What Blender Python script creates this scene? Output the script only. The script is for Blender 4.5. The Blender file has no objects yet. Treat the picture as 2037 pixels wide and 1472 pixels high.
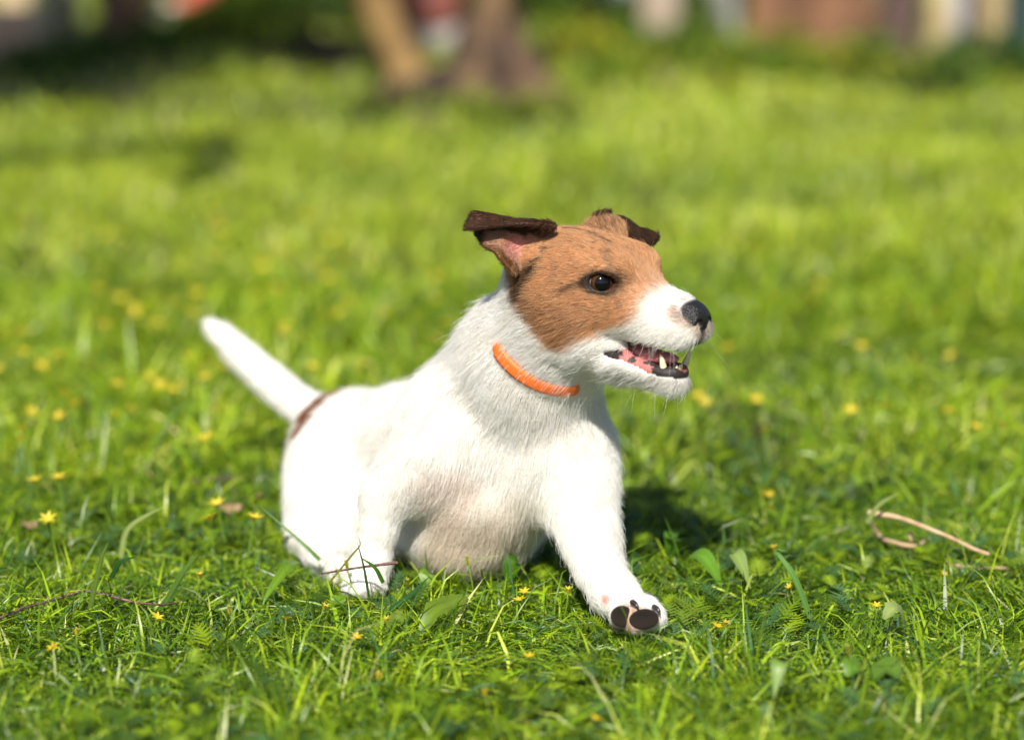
import bpy, math, random
import numpy as np
from mathutils import Vector, Matrix
rng = np.random.default_rng(7)
random.seed(7)
R = math.radians
scene = bpy.context.scene
col = scene.collection

# ------------------------------------------------------------------ camera, sky, sun, exposure
CAM_H, PITCH, FPX, CX, CY = 0.62, R(12.3), 5658.0, 1018.5, 736.0
cam_data = bpy.data.cameras.new('camera')
cam = bpy.data.objects.new('camera', cam_data); col.objects.link(cam)
cam.location = (0, 0, CAM_H)
cam.rotation_euler = (math.pi/2 - PITCH, 0, 0)
cam_data.sensor_width = 36.0
cam_data.lens = 36.0*FPX/2037.0
cam_data.clip_start, cam_data.clip_end = 0.05, 500
cam_data.dof.use_dof = True
cam_data.dof.focus_distance = 2.03
cam_data.dof.aperture_fstop = 2.6
scene.camera = cam

SUN_EL, SUN_AZ = R(44), R(189)          # azimuth clockwise from +Y: almost straight behind the camera
world = bpy.data.worlds.new('World'); scene.world = world; world.use_nodes = True
wn = world.node_tree
sky = wn.nodes.new('ShaderNodeTexSky'); sky.sky_type = 'NISHITA'; sky.sun_disc = False
sky.sun_elevation = SUN_EL; sky.sun_rotation = SUN_AZ
wn.links.new(sky.outputs[0], wn.nodes['Background'].inputs[0])
wn.nodes['Background'].inputs[1].default_value = 0.07
sd = bpy.data.lights.new('sun', 'SUN'); sd.energy = 5.0; sd.angle = R(0.53); sd.color = (1.0, 0.945, 0.85)
sun = bpy.data.objects.new('sun', sd); col.objects.link(sun)
sdir = Vector((math.sin(SUN_AZ)*math.cos(SUN_EL), math.cos(SUN_AZ)*math.cos(SUN_EL), math.sin(SUN_EL)))
sun.rotation_euler = sdir.to_track_quat('Z', 'Y').to_euler()
scene.view_settings.view_transform = 'Standard'; scene.view_settings.look = 'None'
scene.view_settings.exposure = 0.5; scene.view_settings.gamma = 1.0
scene.view_settings.use_curve_mapping = False
scene.render.engine = 'CYCLES'
scene.cycles.use_denoising = True
scene.cycles.max_bounces = 8
scene.cycles.transparent_max_bounces = 8

_f = np.array([0, math.cos(PITCH), -math.sin(PITCH)]); _u = np.array([0, math.sin(PITCH), math.cos(PITCH)])
def at(px, py, Y):
    """the point of the plane y = Y that the photograph shows at (px, py)"""
    d = _f + np.array([1., 0, 0])*(px-CX)/FPX - _u*(py-CY)/FPX
    return np.array([0, 0, CAM_H]) + d*(Y/d[1])
def ground_at(px, py, z=0.0):
    d = _f + np.array([1., 0, 0])*(px-CX)/FPX - _u*(py-CY)/FPX
    return np.array([0, 0, CAM_H]) + d*((z-CAM_H)/d[2])

# ------------------------------------------------------------------ node and mesh helpers
def hexlin(r, g, b):
    f = lambda c: ((c/255+0.055)/1.055)**2.4 if c > 10 else c/255/12.92
    return (f(r), f(g), f(b))
def new_mat(name):
    m = bpy.data.materials.new(name); m.use_nodes = True
    return m, m.node_tree, m.node_tree.nodes['Principled BSDF']
def mesh_obj(name, verts, faces, mat=None, parent=None, smooth=True, colors=None):
    me = bpy.data.meshes.new(name)
    verts = np.asarray(verts, dtype=np.float32)
    if isinstance(faces, np.ndarray):
        k = faces.shape[1]; n = len(faces)
        me.vertices.add(len(verts)); me.vertices.foreach_set('co', verts.ravel())
        me.loops.add(n*k); me.loops.foreach_set('vertex_index', faces.astype(np.int32).ravel())
        me.polygons.add(n); me.polygons.foreach_set('loop_start', np.arange(0, n*k, k, dtype=np.int32))
        me.update(calc_edges=True)
    else:
        me.from_pydata([tuple(v) for v in verts], [], [tuple(f) for f in faces]); me.update()
    if smooth: me.polygons.foreach_set('use_smooth', np.ones(len(me.polygons), dtype=bool))
    if colors is not None:
        a = me.color_attributes.new('Col', 'FLOAT_COLOR', 'POINT')
        c = np.ones((len(verts), 4), dtype=np.float32); c[:, :3] = colors
        a.data.foreach_set('color', c.ravel())
    if mat: me.materials.append(mat)
    o = bpy.data.objects.new(name, me); col.objects.link(o)
    if parent: o.parent = parent
    return o
def tag(o, label=None, cat=None, group=None, kind=None):
    if label: o['label'] = label
    if cat: o['category'] = cat
    if group: o['group'] = group
    if kind: o['kind'] = kind
    return o
def empty(name, loc=(0, 0, 0)):
    o = bpy.data.objects.new(name, None); col.objects.link(o); o.location = loc
    o.empty_display_size = 0.05
    return o
# ------------------------------------------------------------------ the ground
m_soil, nt, b = new_mat('soil')
tcn = nt.nodes.new('ShaderNodeTexCoord')
n1_ = nt.nodes.new('ShaderNodeTexNoise'); n1_.inputs['Scale'].default_value = 1.3; n1_.inputs['Detail'].default_value = 6
n2_ = nt.nodes.new('ShaderNodeTexNoise'); n2_.inputs['Scale'].default_value = 45; n2_.inputs['Detail'].default_value = 5
for q in (n1_, n2_): nt.links.new(tcn.outputs['Object'], q.inputs['Vector'])
r1_ = nt.nodes.new('ShaderNodeValToRGB'); r1_.color_ramp.elements[0].color = (.018, .026, .006, 1); r1_.color_ramp.elements[1].color = (.075, .055, .030, 1)
r1_.color_ramp.elements[0].position = .42; r1_.color_ramp.elements[1].position = .68
r2_ = nt.nodes.new('ShaderNodeValToRGB'); r2_.color_ramp.elements[0].color = (.45, .45, .45, 1); r2_.color_ramp.elements[1].color = (1.3, 1.25, 1.1, 1)
mm = nt.nodes.new('ShaderNodeMix'); mm.data_type = 'RGBA'; mm.blend_type = 'MULTIPLY'; mm.inputs[0].default_value = 1
nt.links.new(n1_.outputs[0], r1_.inputs[0]); nt.links.new(n2_.outputs[0], r2_.inputs[0])
nt.links.new(r1_.outputs[0], mm.inputs[6]); nt.links.new(r2_.outputs[0], mm.inputs[7]); nt.links.new(mm.outputs[2], b.inputs['Base Color'])
b.inputs['Roughness'].default_value = 0.95
bp = nt.nodes.new('ShaderNodeBump'); bp.inputs['Strength'].default_value = 0.8; bp.inputs['Distance'].default_value = 0.02
nt.links.new(n2_.outputs[0], bp.inputs['Height']); nt.links.new(bp.outputs[0], b.inputs['Normal'])
def ground_z(x, y):
    x = np.asarray(x, float); y = np.asarray(y, float)
    z = 0.012*np.sin(x*2.1+0.7)*np.cos(y*1.7+0.3)+0.006*np.sin(x*5.3+y*3.1)
    return z*np.clip((np.hypot(x, y-2.05)-0.35)/0.8, 0, 1)
def bare(x, y):
    """1 on the bare far bed and a strip bared for shade, 0 on lawn"""
    x = np.asarray(x, float); y = np.asarray(y, float)
    w = 0.16*np.sin(x*7.0+1.0)+0.10*np.sin(x*17.0)
    a = sstep_(4.95+w, 5.15+w, y)*sstep_(-0.55, -0.70, x)*(1-sstep_(5.75, 5.95, y)); b_ = sstep_(5.55+w*.5, 5.7+w*.5, y)*sstep_(-0.20, -0.30, x)*(1-sstep_(6.3, 6.5, y))  # the second strip is bared to darken a band of shade
    return np.maximum(a, b_)
def sstep_(a, b, x):
    t = np.clip((x-a)/(b-a), 0, 1); return t*t*(3-2*t)
gxs = np.concatenate([np.linspace(-120, -5, 12)[:-1], np.linspace(-5, 5, 81), np.linspace(5, 120, 12)[1:]])
gys = np.concatenate([np.linspace(-60, 0, 6)[:-1], np.linspace(0, 12, 97), np.linspace(12, 200, 12)[1:]])
GX, GY = np.meshgrid(gxs, gys, indexing='ij'); nx_, ny_ = GX.shape
gv = np.stack([GX, GY, ground_z(GX, GY)], -1).reshape(-1, 3)
ii, jj = np.meshgrid(np.arange(nx_-1), np.arange(ny_-1), indexing='ij'); k0 = (ii*ny_+jj).ravel()
gf = np.stack([k0, k0+ny_, k0+ny_+1, k0+1], 1)
ground = mesh_obj('ground', gv, gf, m_soil); tag(ground, kind='structure')
# ------------------------------------------------------------------ the dog: one implicit surface
class Prim:
    def __init__(s, kind, k, flow, length, **kw): s.kind, s.k, s.flow, s.length = kind, k, flow, length; s.__dict__.update(kw)
    def dist(s, P):
        P = P - s.o
        if s.kind == 'ell':
            q = P @ s.R; r = s.r
            k0 = np.sqrt(((q/r)**2).sum(-1)); k1 = np.sqrt(((q/(r*r))**2).sum(-1)) + 1e-9
            return k0*(k0-1.0)/k1
        ba = s.b; l2 = float(ba @ ba); rr = s.r1-s.r2; a2 = l2-rr*rr; il2 = 1/l2
        y = P @ ba; z = y-l2
        xx = P*l2 - y[..., None]*ba
        x2 = (xx*xx).sum(-1); y2 = y*y*l2; z2 = z*z*l2
        kk = np.sign(rr)*rr*rr*x2
        d = (np.sqrt(np.maximum(x2*a2*il2, 0))+y*rr)*il2-s.r1
        c1 = np.sign(z)*a2*z2 > kk; d = np.where(c1, np.sqrt(np.maximum(x2+z2, 0))*il2-s.r2, d)
        c2 = (~c1) & (np.sign(y)*a2*y2 < kk); d = np.where(c2, np.sqrt(np.maximum(x2+y2, 0))*il2-s.r1, d)
        return d
    def bbox(s):
        if s.kind == 'ell':
            m = float(max(s.r)); return s.o-m, s.o+m
        return np.minimum(s.o-s.r1, s.o+s.b-s.r2), np.maximum(s.o+s.r1, s.o+s.b+s.r2)
prims = []
def cone(a, r1, b, r2, k=0.02, flow=None, length=0.010):
    a = np.asarray(a, float); b = np.asarray(b, float)
    d = b-a; L = np.linalg.norm(d)
    if abs(r1-r2) > 0.95*L: b = a + d/L*abs(r1-r2)*1.06
    prims.append(Prim('cone', k, (b-a)/np.linalg.norm(b-a) if flow is None else np.asarray(flow, float), length, o=a, b=b-a, r1=r1, r2=r2))
def ell(c, r, k=0.02, flow=(0, 0, -1), length=0.010, fwd=None, up=(0, 0, 1)):
    Rm = np.eye(3)
    if fwd is not None:
        f = np.asarray(fwd, float); f /= np.linalg.norm(f)
        u = np.asarray(up, float); u = u-f*(u @ f); u /= np.linalg.norm(u)
        Rm = np.stack([f, np.cross(u, f), u], axis=1)
    prims.append(Prim('ell', k, np.asarray(flow, float), length, o=np.asarray(c, float), r=np.asarray(r, float), R=Rm))

# head frame: X along the muzzle, Y to the dog's left (away from us), Z up; origin between the eyes
HYAW, HPITCH = R(35), R(0)
HX = np.array([math.cos(HYAW)*math.cos(HPITCH), -math.sin(HYAW)*math.cos(HPITCH), math.sin(HPITCH)])
HY = np.array([math.sin(HYAW), math.cos(HYAW), 0.0])
HZ = np.cross(HX, HY)
EYE = at(1197, 562, 1.965)
HO = EYE + 0.029*HY - 0.004*HX
HR = np.stack([HX, HY, HZ], axis=1)
def H(x, y, z): return HO + HR @ np.array([x, y, z], float)
def Hd(x, y, z):
    v = HR @ np.array([x, y, z], float); return v/np.linalg.norm(v)
def to_head(P): return (P-HO) @ HR

def build_dog_prims():
    # trunk, from the breast back to the croup
    back = at(690, 900, 2.29)-at(1000, 900, 2.08); back /= np.linalg.norm(back)
    bd = back + np.array([0, 0, -0.6])
    cone(at(1055, 885, 2.075), 0.047, at(945, 945, 2.125), 0.058, 0.03, (-0.25, 0.1, -1), 0.012)      # breast to ribs
    cone(at(945, 945, 2.125), 0.058, at(825, 905, 2.21), 0.050, 0.03, bd, 0.009)
    cone(at(825, 905, 2.21), 0.050, at(705, 900, 2.285), 0.045, 0.03, bd, 0.008)
    ell(at(932, 1052, 2.083), (0.043, 0.050, 0.033), 0.03, (-0.35, 0.2, -0.9), 0.013)                # brisket hanging between the forelegs
    ell(at(975, 985, 2.055), (0.040, 0.034, 0.030), 0.03, (-0.25, 0.1, -1), 0.012)
    ell(at(1095, 900, 2.035), (0.024, 0.022, 0.034), 0.03, (-0.1, -0.1, -1), 0.012)                    # point of the breast
    # neck
    n0, n1, n2 = at(955, 850, 2.10), at(1035, 730, 2.06), at(1092, 612, 2.025)
    cone(n2, 0.032, n1, 0.042, 0.03, None, 0.014)
    cone(n1, 0.042, n0, 0.057, 0.03, None, 0.013)
    cone(H(-0.030, 0, -0.03), 0.036, at(1060, 725, 2.045), 0.041, 0.025, (n1-n2), 0.014)             # throat
    # near shoulder, upper arm and foreleg (the dog's right)
    ell(at(890, 880, 2.055), (0.040, 0.028, 0.050), 0.025, (-0.25, 0, -1), 0.009, fwd=(1, -0.2, 0.35))
    cone(at(870, 895, 2.045), 0.033, at(772, 985, 2.042), 0.0195, 0.018, (-0.4, 0, -1), 0.008)
    cone(at(772, 985, 2.042), 0.0180, at(752, 1050, 2.034), 0.0136, 0.006, None, 0.006)
    cone(at(752, 1050, 2.034), 0.0136, at(738, 1120, 2.030), 0.0122, 0.003, None, 0.005)
    cone(at(738, 1120, 2.030), 0.0122, at(728, 1156, 2.022), 0.013, 0.008, None, 0.005)
    for dx, dy in ((-24, .004), (-8, -.004), (9, -.004), (24, .003)):                                # toes
        cone(at(728+dx*.7, 1158, 2.018+dy), 0.008, at(724+dx, 1168, 2.008+dy), 0.0075, 0.004, None, 0.004)
    # far shoulder and the outstretched foreleg (the dog's left)
    ell(at(1140, 890, 2.065), (0.021, 0.032, 0.042), 0.025, (0.1, 0, -1), 0.010)
    cone(at(1148, 910, 2.055), 0.024, at(1155, 1000, 2.025), 0.0215, 0.025, None, 0.010)
    cone(at(1157, 1000, 2.025), 0.0205, at(1175, 1075, 2.0), 0.0175, 0.02, None, 0.009)
    cone(at(1175, 1075, 2.0), 0.0175, at(1192, 1130, 1.975), 0.0150, 0.015, None, 0.007)
    cone(at(1192, 1130, 1.975), 0.0150, at(1220, 1178, 1.95), 0.0142, 0.012, None, 0.006)
    cone(at(1220, 1178, 1.95), 0.0140, at(1246, 1204, 1.932), 0.0140, 0.012, None, 0.005)
    for c, t, r in PAW_TOES:
        cone(c, r*1.02, t, r, 0.005, None, 0.0035)
    # near hind leg, folded: thigh, shank, hock, long foot
    ell(at(666, 950, 2.225), (0.040, 0.040, 0.050), 0.025, (-0.3, 0, -1), 0.007)
    ell(at(655, 1015, 2.18), (0.034, 0.036, 0.036), 0.025, (-0.1, 0, -1), 0.007)
    cone(at(675, 1010, 2.17), 0.030, at(672, 1085, 2.13), 0.019, 0.02, None, 0.006)
    cone(at(622, 1080, 2.165), 0.0170, at(655, 1118, 2.11), 0.0135, 0.02, None, 0.005)
    cone(at(655, 1118, 2.11), 0.0135, at(682, 1140, 2.065), 0.012, 0.012, None, 0.005)
    # far hind leg, mostly hidden behind the trunk
    ell(at(800, 950, 2.30), (0.036, 0.034, 0.045), 0.025, (0, 0, -1), 0.007)
    cone(at(810, 1000, 2.27), 0.026, at(803, 1045, 2.21), 0.017, 0.02, None, 0.006)
    cone(at(803, 1045, 2.21), 0.015, at(796, 1088, 2.13), 0.012, 0.015, None, 0.005)
    # croup and tail
    ell(at(690, 888, 2.27), (0.042, 0.042, 0.040), 0.025, bd, 0.007)
    t = [(640, 835, 2.305, .0160), (585, 797, 2.325, .0138), (532, 752, 2.34, .0128), (482, 708, 2.355, .0116), (445, 670, 2.365, .0088), (422, 651, 2.37, .0058)]
    for p, q in zip(t[:-1], t[1:]):
        cone(at(*p[:3]), p[3]+.0008, at(*q[:3]), q[3]+.0008, 0.014 if p is t[0] else 0.0006, None, 0.007)
    # head
    bk = Hd(-1, 0, -0.1)
    ell(H(-0.040, 0, -0.002), (0.050, 0.040, 0.032), 0.015, bk, 0.005, HX)                            # cranium
    ell(H(-0.008, 0, -0.006), (0.034, 0.033, 0.027), 0.012, Hd(-1, 0, 0.1), 0.004, HX)                 # brow and face
    for s in (-1, 1):
        ell(H(-0.036, s*0.022, -0.030), (0.034, 0.020, 0.030), 0.015, Hd(-1, s*.2, -0.35), 0.006, HX)  # cheek
        ell(H(-0.003, s*0.019, 0.0085), (0.020, 0.0120, 0.0090), 0.018, Hd(-1, s*.3, 0.2), 0.004, HX)   # brow ridge
        ell(H(0.012, s*0.018, -0.022), (0.026, 0.012, 0.015), 0.012, Hd(-1, s*.1, -0.25), 0.005, HX)   # cheekbone
        ell(H(0.036, s*0.0115, -0.0335), (0.028, 0.0105, 0.0122), 0.008, Hd(-1, s*.2, -0.5), 0.006, HX) # upper lip
        ell(H(0.057, s*0.0085, -0.0310), (0.012, 0.0095, 0.0105), 0.008, Hd(-0.8, s*.5, -0.6), 0.007, HX) # whisker pad
    cone(H(0.000, 0, -0.017), 0.022, H(0.056, 0, -0.0215), 0.0125, 0.012, Hd(-1, 0, 0.05), 0.005)     # muzzle bridge
    # lower jaw, hanging open
    cone(H(-0.040, 0, -0.046), 0.017, H(0.002, 0, -0.0605), 0.0145, 0.014, Hd(-1, 0, -0.25), 0.011)
    cone(H(0.002, 0, -0.0615), 0.0135, H(0.046, 0, -0.0700), 0.0090, 0.008, Hd(-1, 0, -0.35), 0.009)
    for s in (-1, 1):
        cone(H(-0.004, s*0.013, -0.0555), 0.0075, H(0.044, s*0.0075, -0.0648), 0.0058, 0.006, Hd(-1, s*.3, -0.4), 0.0080)
        cone(H(-0.020, s*0.019, -0.046), 0.011, H(0.002, s*0.0165, -0.0525), 0.0075, 0.014, Hd(-1, s*.2, -0.3), 0.008)  # corner of the mouth
    ell(H(0.050, 0, -0.0640), (0.0065, 0.0085, 0.0075), 0.006, Hd(-0.9, 0, -0.8), 0.008, HX)             # chin and front lip
    # roots of the ears
    ell(at(1203, 458, 2.036), (0.0155, 0.014, 0.0105), 0.010, Hd(-0.4, 0.2, 1), 0.005)
    ell(at(1062, 510, 2.010), (0.014, 0.013, 0.016), 0.010, Hd(-1, -0.3, 0.2), 0.006)

PAW = at(1262, 1216, 1.925)
PAW_TOES = []
for (px, py, Y, qx, qy, QY, r) in ((1243, 1216, 1.922, 1240, 1228, 1.914, .0092), (1262, 1214, 1.916, 1268, 1232, 1.905, .0100),
                                    (1282, 1210, 1.920, 1298, 1226, 1.912, .0094), (1262, 1225, 1.930, 1266, 1240, 1.925, .0090)):
    PAW_TOES.append((at(px, py, Y), at(qx, qy, QY), r))
build_dog_prims()

# carving: sockets, mouth
def carve_list():
    L = []
    for s in (-1, 1):
        L.append((H(0.0060, s*0.0310, 0.0003), np.array([0.0096, 0.0078, 0.0056]), Hd(1, -s*0.55, -0.06), 0.002))
    L.append((H(0.024, 0, -0.0530), np.array([0.034, 0.0088, 0.0070]), Hd(1, 0, -0.20), 0.003))
    L.append((H(0.024, 0, -0.0440), np.array([0.032, 0.0100, 0.0050]), Hd(1, 0, 0.0), 0.003))
    return L

def axis(segs):
    out = [segs[0][0]]
    for a, b, h in segs:
        n = max(1, int(round((b-a)/h))); out += list(np.linspace(a, b, n+1)[1:])
    return np.array(out, dtype=np.float64)
hb = HO
gx = axis([(-0.32, -0.14, .0034), (-0.14, hb[0]-.145, .003), (hb[0]-.145, hb[0]+.085, .0014), (hb[0]+.085, hb[0]+.12, .003)])
gy = axis([(1.86, 1.94, .0019), (1.94, 2.075, .0014), (2.075, 2.42, .0034)])
gz = axis([(-0.02, 0.05, .002), (0.05, hb[2]-.095, .003), (hb[2]-.095, hb[2]+.06, .0014), (hb[2]+.06, hb[2]+.075, .003)])
print('grid', len(gx), len(gy), len(gz))
D = np.full((len(gx), len(gy), len(gz)), 0.05, dtype=np.float32)
def sl(lo, hi, pad):
    return tuple(slice(max(0, np.searchsorted(g, l-pad)-1), min(len(g), np.searchsorted(g, h+pad)+1)) for g, l, h in zip((gx, gy, gz), lo, hi))
def pts(s):
    X, Y, Z = np.meshgrid(gx[s[0]], gy[s[1]], gz[s[2]], indexing='ij'); return np.stack([X, Y, Z], axis=-1)
def smin(a, b, k):
    h = np.maximum(k-np.abs(a-b), 0)/k
    return np.minimum(a, b)-h*h*k*0.25
for p in prims:
    lo, hi = p.bbox(); s = sl(lo, hi, max(p.k, .004)*1.1)
    D[s] = smin(D[s], p.dist(pts(s)).astype(np.float32), p.k)

# ears: bent sheets given by a few control points, splatted into the field with their thickness
def spline_grid(C, nu, nv):
    """Catmull-Rom through a control grid C[u][v]"""
    C = np.asarray(C, float)
    def cr(P, n):
        P = np.concatenate([2*P[:1]-P[1:2], P, 2*P[-1:]-P[-2:-1]], axis=0)
        m = len(P)-3; t = np.linspace(0, m-1e-6, n); i = t.astype(int); f = (t-i).reshape(-1, *([1]*(P.ndim-1)))
        p0, p1, p2, p3 = P[i], P[i+1], P[i+2], P[i+3]
        return 0.5*((2*p1)+(p2-p0)*f+(2*p0-5*p1+4*p2-p3)*f*f+(3*p1-p0-3*p2+p3)*f**3)
    A = cr(C, nu); return cr(A.swapaxes(0, 1), nv).swapaxes(0, 1)
NEAR_EAR = spline_grid([[at(*q) for q in row] for row in (
    ((1026, 548, 1.990), (1048, 498, 2.004), (1080, 466, 2.002), (1104, 450, 1.996), (1100, 456, 1.994)),
    ((1000, 520, 1.982), (1018, 486, 1.998), (1046, 458, 1.998), (1064, 442, 1.990), (1060, 447, 1.985)),
    ((986, 500, 1.984), (1000, 472, 1.993), (1012, 452, 1.996), (1022, 439, 1.989), (1016, 446, 1.983)),
    ((966, 490, 1.988), (972, 468, 1.993), (976, 448, 1.996), (980, 430, 1.988), (966, 452, 1.979)),
    ((948, 466, 1.992), (948, 455, 1.995), (946, 440, 1.996), (942, 424, 1.988), (927, 456, 1.980)))], 60, 60)
FAR_EAR = spline_grid([[at(*q) for q in row] for row in (
    ((1178, 448, 2.046), (1206, 441, 2.044), (1226, 452, 2.034), (1240, 470, 2.030)),
    ((1196, 440, 2.056), (1226, 438, 2.052), (1240, 452, 2.042), (1246, 474, 2.032)),
    ((1234, 435, 2.062), (1250, 446, 2.056), (1256, 462, 2.046), (1256, 480, 2.036)),
    ((1272, 458, 2.058), (1276, 466, 2.052), (1272, 476, 2.046), (1268, 487, 2.040)),
    ((1306, 470, 2.052), (1304, 478, 2.048), (1296, 486, 2.044), (1286, 490, 2.042)))], 50, 40)
def splat(D, S, thick, k):
    """distance to the sheet S, a dense point grid, minus its half thickness, smoothly joined to D"""
    P = S.reshape(-1, 3); s = sl(P.min(0), P.max(0), 0.012)
    E = np.full(D[s].shape, 0.05, dtype=np.float32); ax = [g[q] for g, q in zip((gx, gy, gz), s)]
    I = [np.clip(np.searchsorted(a, P[:, i]), 0, len(a)-1) for i, a in enumerate(ax)]
    for a in range(-5, 6):
        for b in range(-5, 6):
            for c in range(-5, 6):
                i = np.clip(I[0]+a, 0, len(ax[0])-1); j = np.clip(I[1]+b, 0, len(ax[1])-1); l = np.clip(I[2]+c, 0, len(ax[2])-1)
                d = np.sqrt((ax[0][i]-P[:, 0])**2+(ax[1][j]-P[:, 1])**2+(ax[2][l]-P[:, 2])**2).astype(np.float32)
                np.minimum.at(E, (i, j, l), d-thick.reshape(-1).astype(np.float32))
    D[s] = smin(D[s], E, k)
uu, vv = np.meshgrid(np.linspace(0, 1, 60), np.linspace(0, 1, 60), indexing='ij')
splat(D, NEAR_EAR, 0.0017-0.0003*uu, 0.004)
splat(D, FAR_EAR, np.full((50, 40), 0.0020), 0.004)
for c, r, f, k in carve_list():
    q = Prim('ell', k, None, 0, o=c, r=r, R=np.stack([f, np.cross((0, 0, 1), f)/np.linalg.norm(np.cross((0, 0, 1), f)), np.cross(f, np.cross((0, 0, 1), f)/np.linalg.norm(np.cross((0, 0, 1), f)))], axis=1))
    s = sl(c-r.max(), c+r.max(), .006); D[s] = -smin(-D[s], q.dist(pts(s)).astype(np.float32), k)

def surface_nets(D, gx, gy, gz):
    S = D < 0
    n = np.array(D.shape)-1
    cnt = np.zeros(n, dtype=np.int8)
    for a in (0, 1):
        for b in (0, 1):
            for c in (0, 1):
                cnt += S[a:n[0]+a, b:n[1]+b, c:n[2]+c]
    act = np.argwhere((cnt > 0) & (cnt < 8))
    idx = np.full(n, -1, dtype=np.int32); idx[tuple(act.T)] = np.arange(len(act))
    corner = [(a, b, c) for a in (0, 1) for b in (0, 1) for c in (0, 1)]
    val = {c: D[act[:, 0]+c[0], act[:, 1]+c[1], act[:, 2]+c[2]].astype(np.float64) for c in corner}
    def pos(c): return np.stack([gx[act[:, 0]+c[0]], gy[act[:, 1]+c[1]], gz[act[:, 2]+c[2]]], axis=1)
    acc = np.zeros((len(act), 3)); w = np.zeros(len(act))
    for c in corner:
        for ax in range(3):
            if c[ax] == 0:
                e = list(c); e[ax] = 1; e = tuple(e)
                m = (val[c] < 0) != (val[e] < 0)
                t = np.where(m, val[c]/np.where(m, val[c]-val[e], 1), 0)[:, None]
                acc += np.where(m[:, None], pos(c)*(1-t)+pos(e)*t, 0); w += m
    V = acc/w[:, None]
    F = []
    for ax in range(3):
        lo = [slice(None)]*3; hi = [slice(None)]*3; lo[ax] = slice(0, -1); hi[ax] = slice(1, None)
        A, B = S[tuple(lo)], S[tuple(hi)]
        e = np.argwhere(A != B)
        o1, o2 = [(1, 2), (2, 0), (0, 1)][ax]
        ok = (e[:, o1] > 0) & (e[:, o2] > 0) & (e[:, o1] < n[o1]) & (e[:, o2] < n[o2]); e = e[ok]
        ins = A[tuple(e.T)]
        q = []
        for d1, d2 in ((1, 1), (0, 1), (0, 0), (1, 0)):
            g = e.copy(); g[:, o1] -= d1; g[:, o2] -= d2; q.append(idx[tuple(g.T)])
        q = np.stack(q, axis=1); q[~ins] = q[~ins][:, ::-1]; F.append(q)
    return V, np.concatenate(F)
V, F = surface_nets(D, gx, gy, gz)
def smooth_mesh(V, F, it, lam=0.5):
    for _ in range(it):
        acc = np.zeros_like(V); c = np.zeros(len(V))
        for a, b in ((0, 1), (1, 2), (2, 3), (3, 0)):
            for i, j in ((a, b), (b, a)):
                for d in range(3): acc[:, d] += np.bincount(F[:, i], weights=V[F[:, j], d], minlength=len(V))
                c += np.bincount(F[:, i], minlength=len(V))
        V = V*(1-lam)+acc/c[:, None]*lam
    return V
V = smooth_mesh(V, F, 2, 0.4)
def sample_field(P):
    i = [np.clip(np.interp(P[:, k], g, np.arange(len(g))), 0, len(g)-1.001) for k, g in enumerate((gx, gy, gz))]
    b = [a.astype(int) for a in i]; f = [a-c for a, c in zip(i, b)]
    out = np.zeros(len(P))
    for a in (0, 1):
        for c in (0, 1):
            for e in (0, 1):
                out += D[b[0]+a, b[1]+c, b[2]+e]*(f[0] if a else 1-f[0])*(f[1] if c else 1-f[1])*(f[2] if e else 1-f[2])
    return out
def field_grad(P, h=0.001):
    g = np.stack([sample_field(P+h*np.eye(3)[k])-sample_field(P-h*np.eye(3)[k]) for k in range(3)], axis=1)
    return g/(np.linalg.norm(g, axis=1, keepdims=True)+1e-12)
print('dog verts', len(V), 'faces', len(F))
# ------------------------------------------------------------------ coat colours, in the dog's own coordinates
def vnoise(P, scale, seed=0):
    """smooth value noise in [-1, 1]"""
    q = np.asarray(P, float)/scale + 1000.0; b = np.floor(q).astype(np.int64); f = q-b; f = f*f*(3-2*f)
    out = np.zeros(len(q))
    for a in (0, 1):
        for c in (0, 1):
            for e in (0, 1):
                h = ((b[:, 0]+a)*73856093) ^ ((b[:, 1]+c)*19349663) ^ ((b[:, 2]+e)*83492791) ^ (seed*2654435761)
                h = (h ^ (h >> 13))*1274126177 & 0x7fffffff; h = (h ^ (h >> 16)) & 0xffff
                out += (h/32767.5-1)*(f[:, 0] if a else 1-f[:, 0])*(f[:, 1] if c else 1-f[:, 1])*(f[:, 2] if e else 1-f[:, 2])
    return out
def sstep(a, b, x):
    t = np.clip((x-a)/(b-a), 0, 1); return t*t*(3-2*t)
def poly_sdf(p, poly):
    """signed distance of 2-D points to a polygon, negative inside"""
    poly = np.asarray(poly, float); d = np.full(len(p), 1e9); ins = np.zeros(len(p), bool)
    for a, b in zip(poly, np.roll(poly, -1, axis=0)):
        e = b-a; w = p-a; t = np.clip((w @ e)/(e @ e), 0, 1)
        d = np.minimum(d, ((w-t[:, None]*e)**2).sum(1))
        c = ((a[1] <= p[:, 1]) != (b[1] <= p[:, 1])) & (p[:, 0] < (b[0]-a[0])*(p[:, 1]-a[1])/(b[1]-a[1]+1e-12)+a[0])
        ins ^= c
    d = np.sqrt(d); return np.where(ins, -d, d)
def seg_dist(p, L):
    d = np.full(len(p), 1e9)
    for a, b in zip(L[:-1], L[1:]):
        a = np.array(a); e = np.array(b)-a; w = p-a; t = np.clip((w @ e)/(e @ e), 0, 1)
        d = np.minimum(d, np.sqrt(((w-t[:, None]*e)**2).sum(1)))
    return d
TAN = [(-0.075, 0.000), (-0.069, -0.008), (-0.062, -0.015), (-0.050, -0.026), (-0.042, -0.036), (-0.031, -0.046), (-0.019, -0.0485), (-0.009, -0.0435), (0.003, -0.0365),
       (0.015, -0.031), (0.027, -0.028), (0.034, -0.020), (0.0375, -0.013), (0.043, -0.007), (0.046, 0.004), (0.04, 0.08), (-0.12, 0.08), (-0.10, 0.03), (-0.085, 0.012)]
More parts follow.
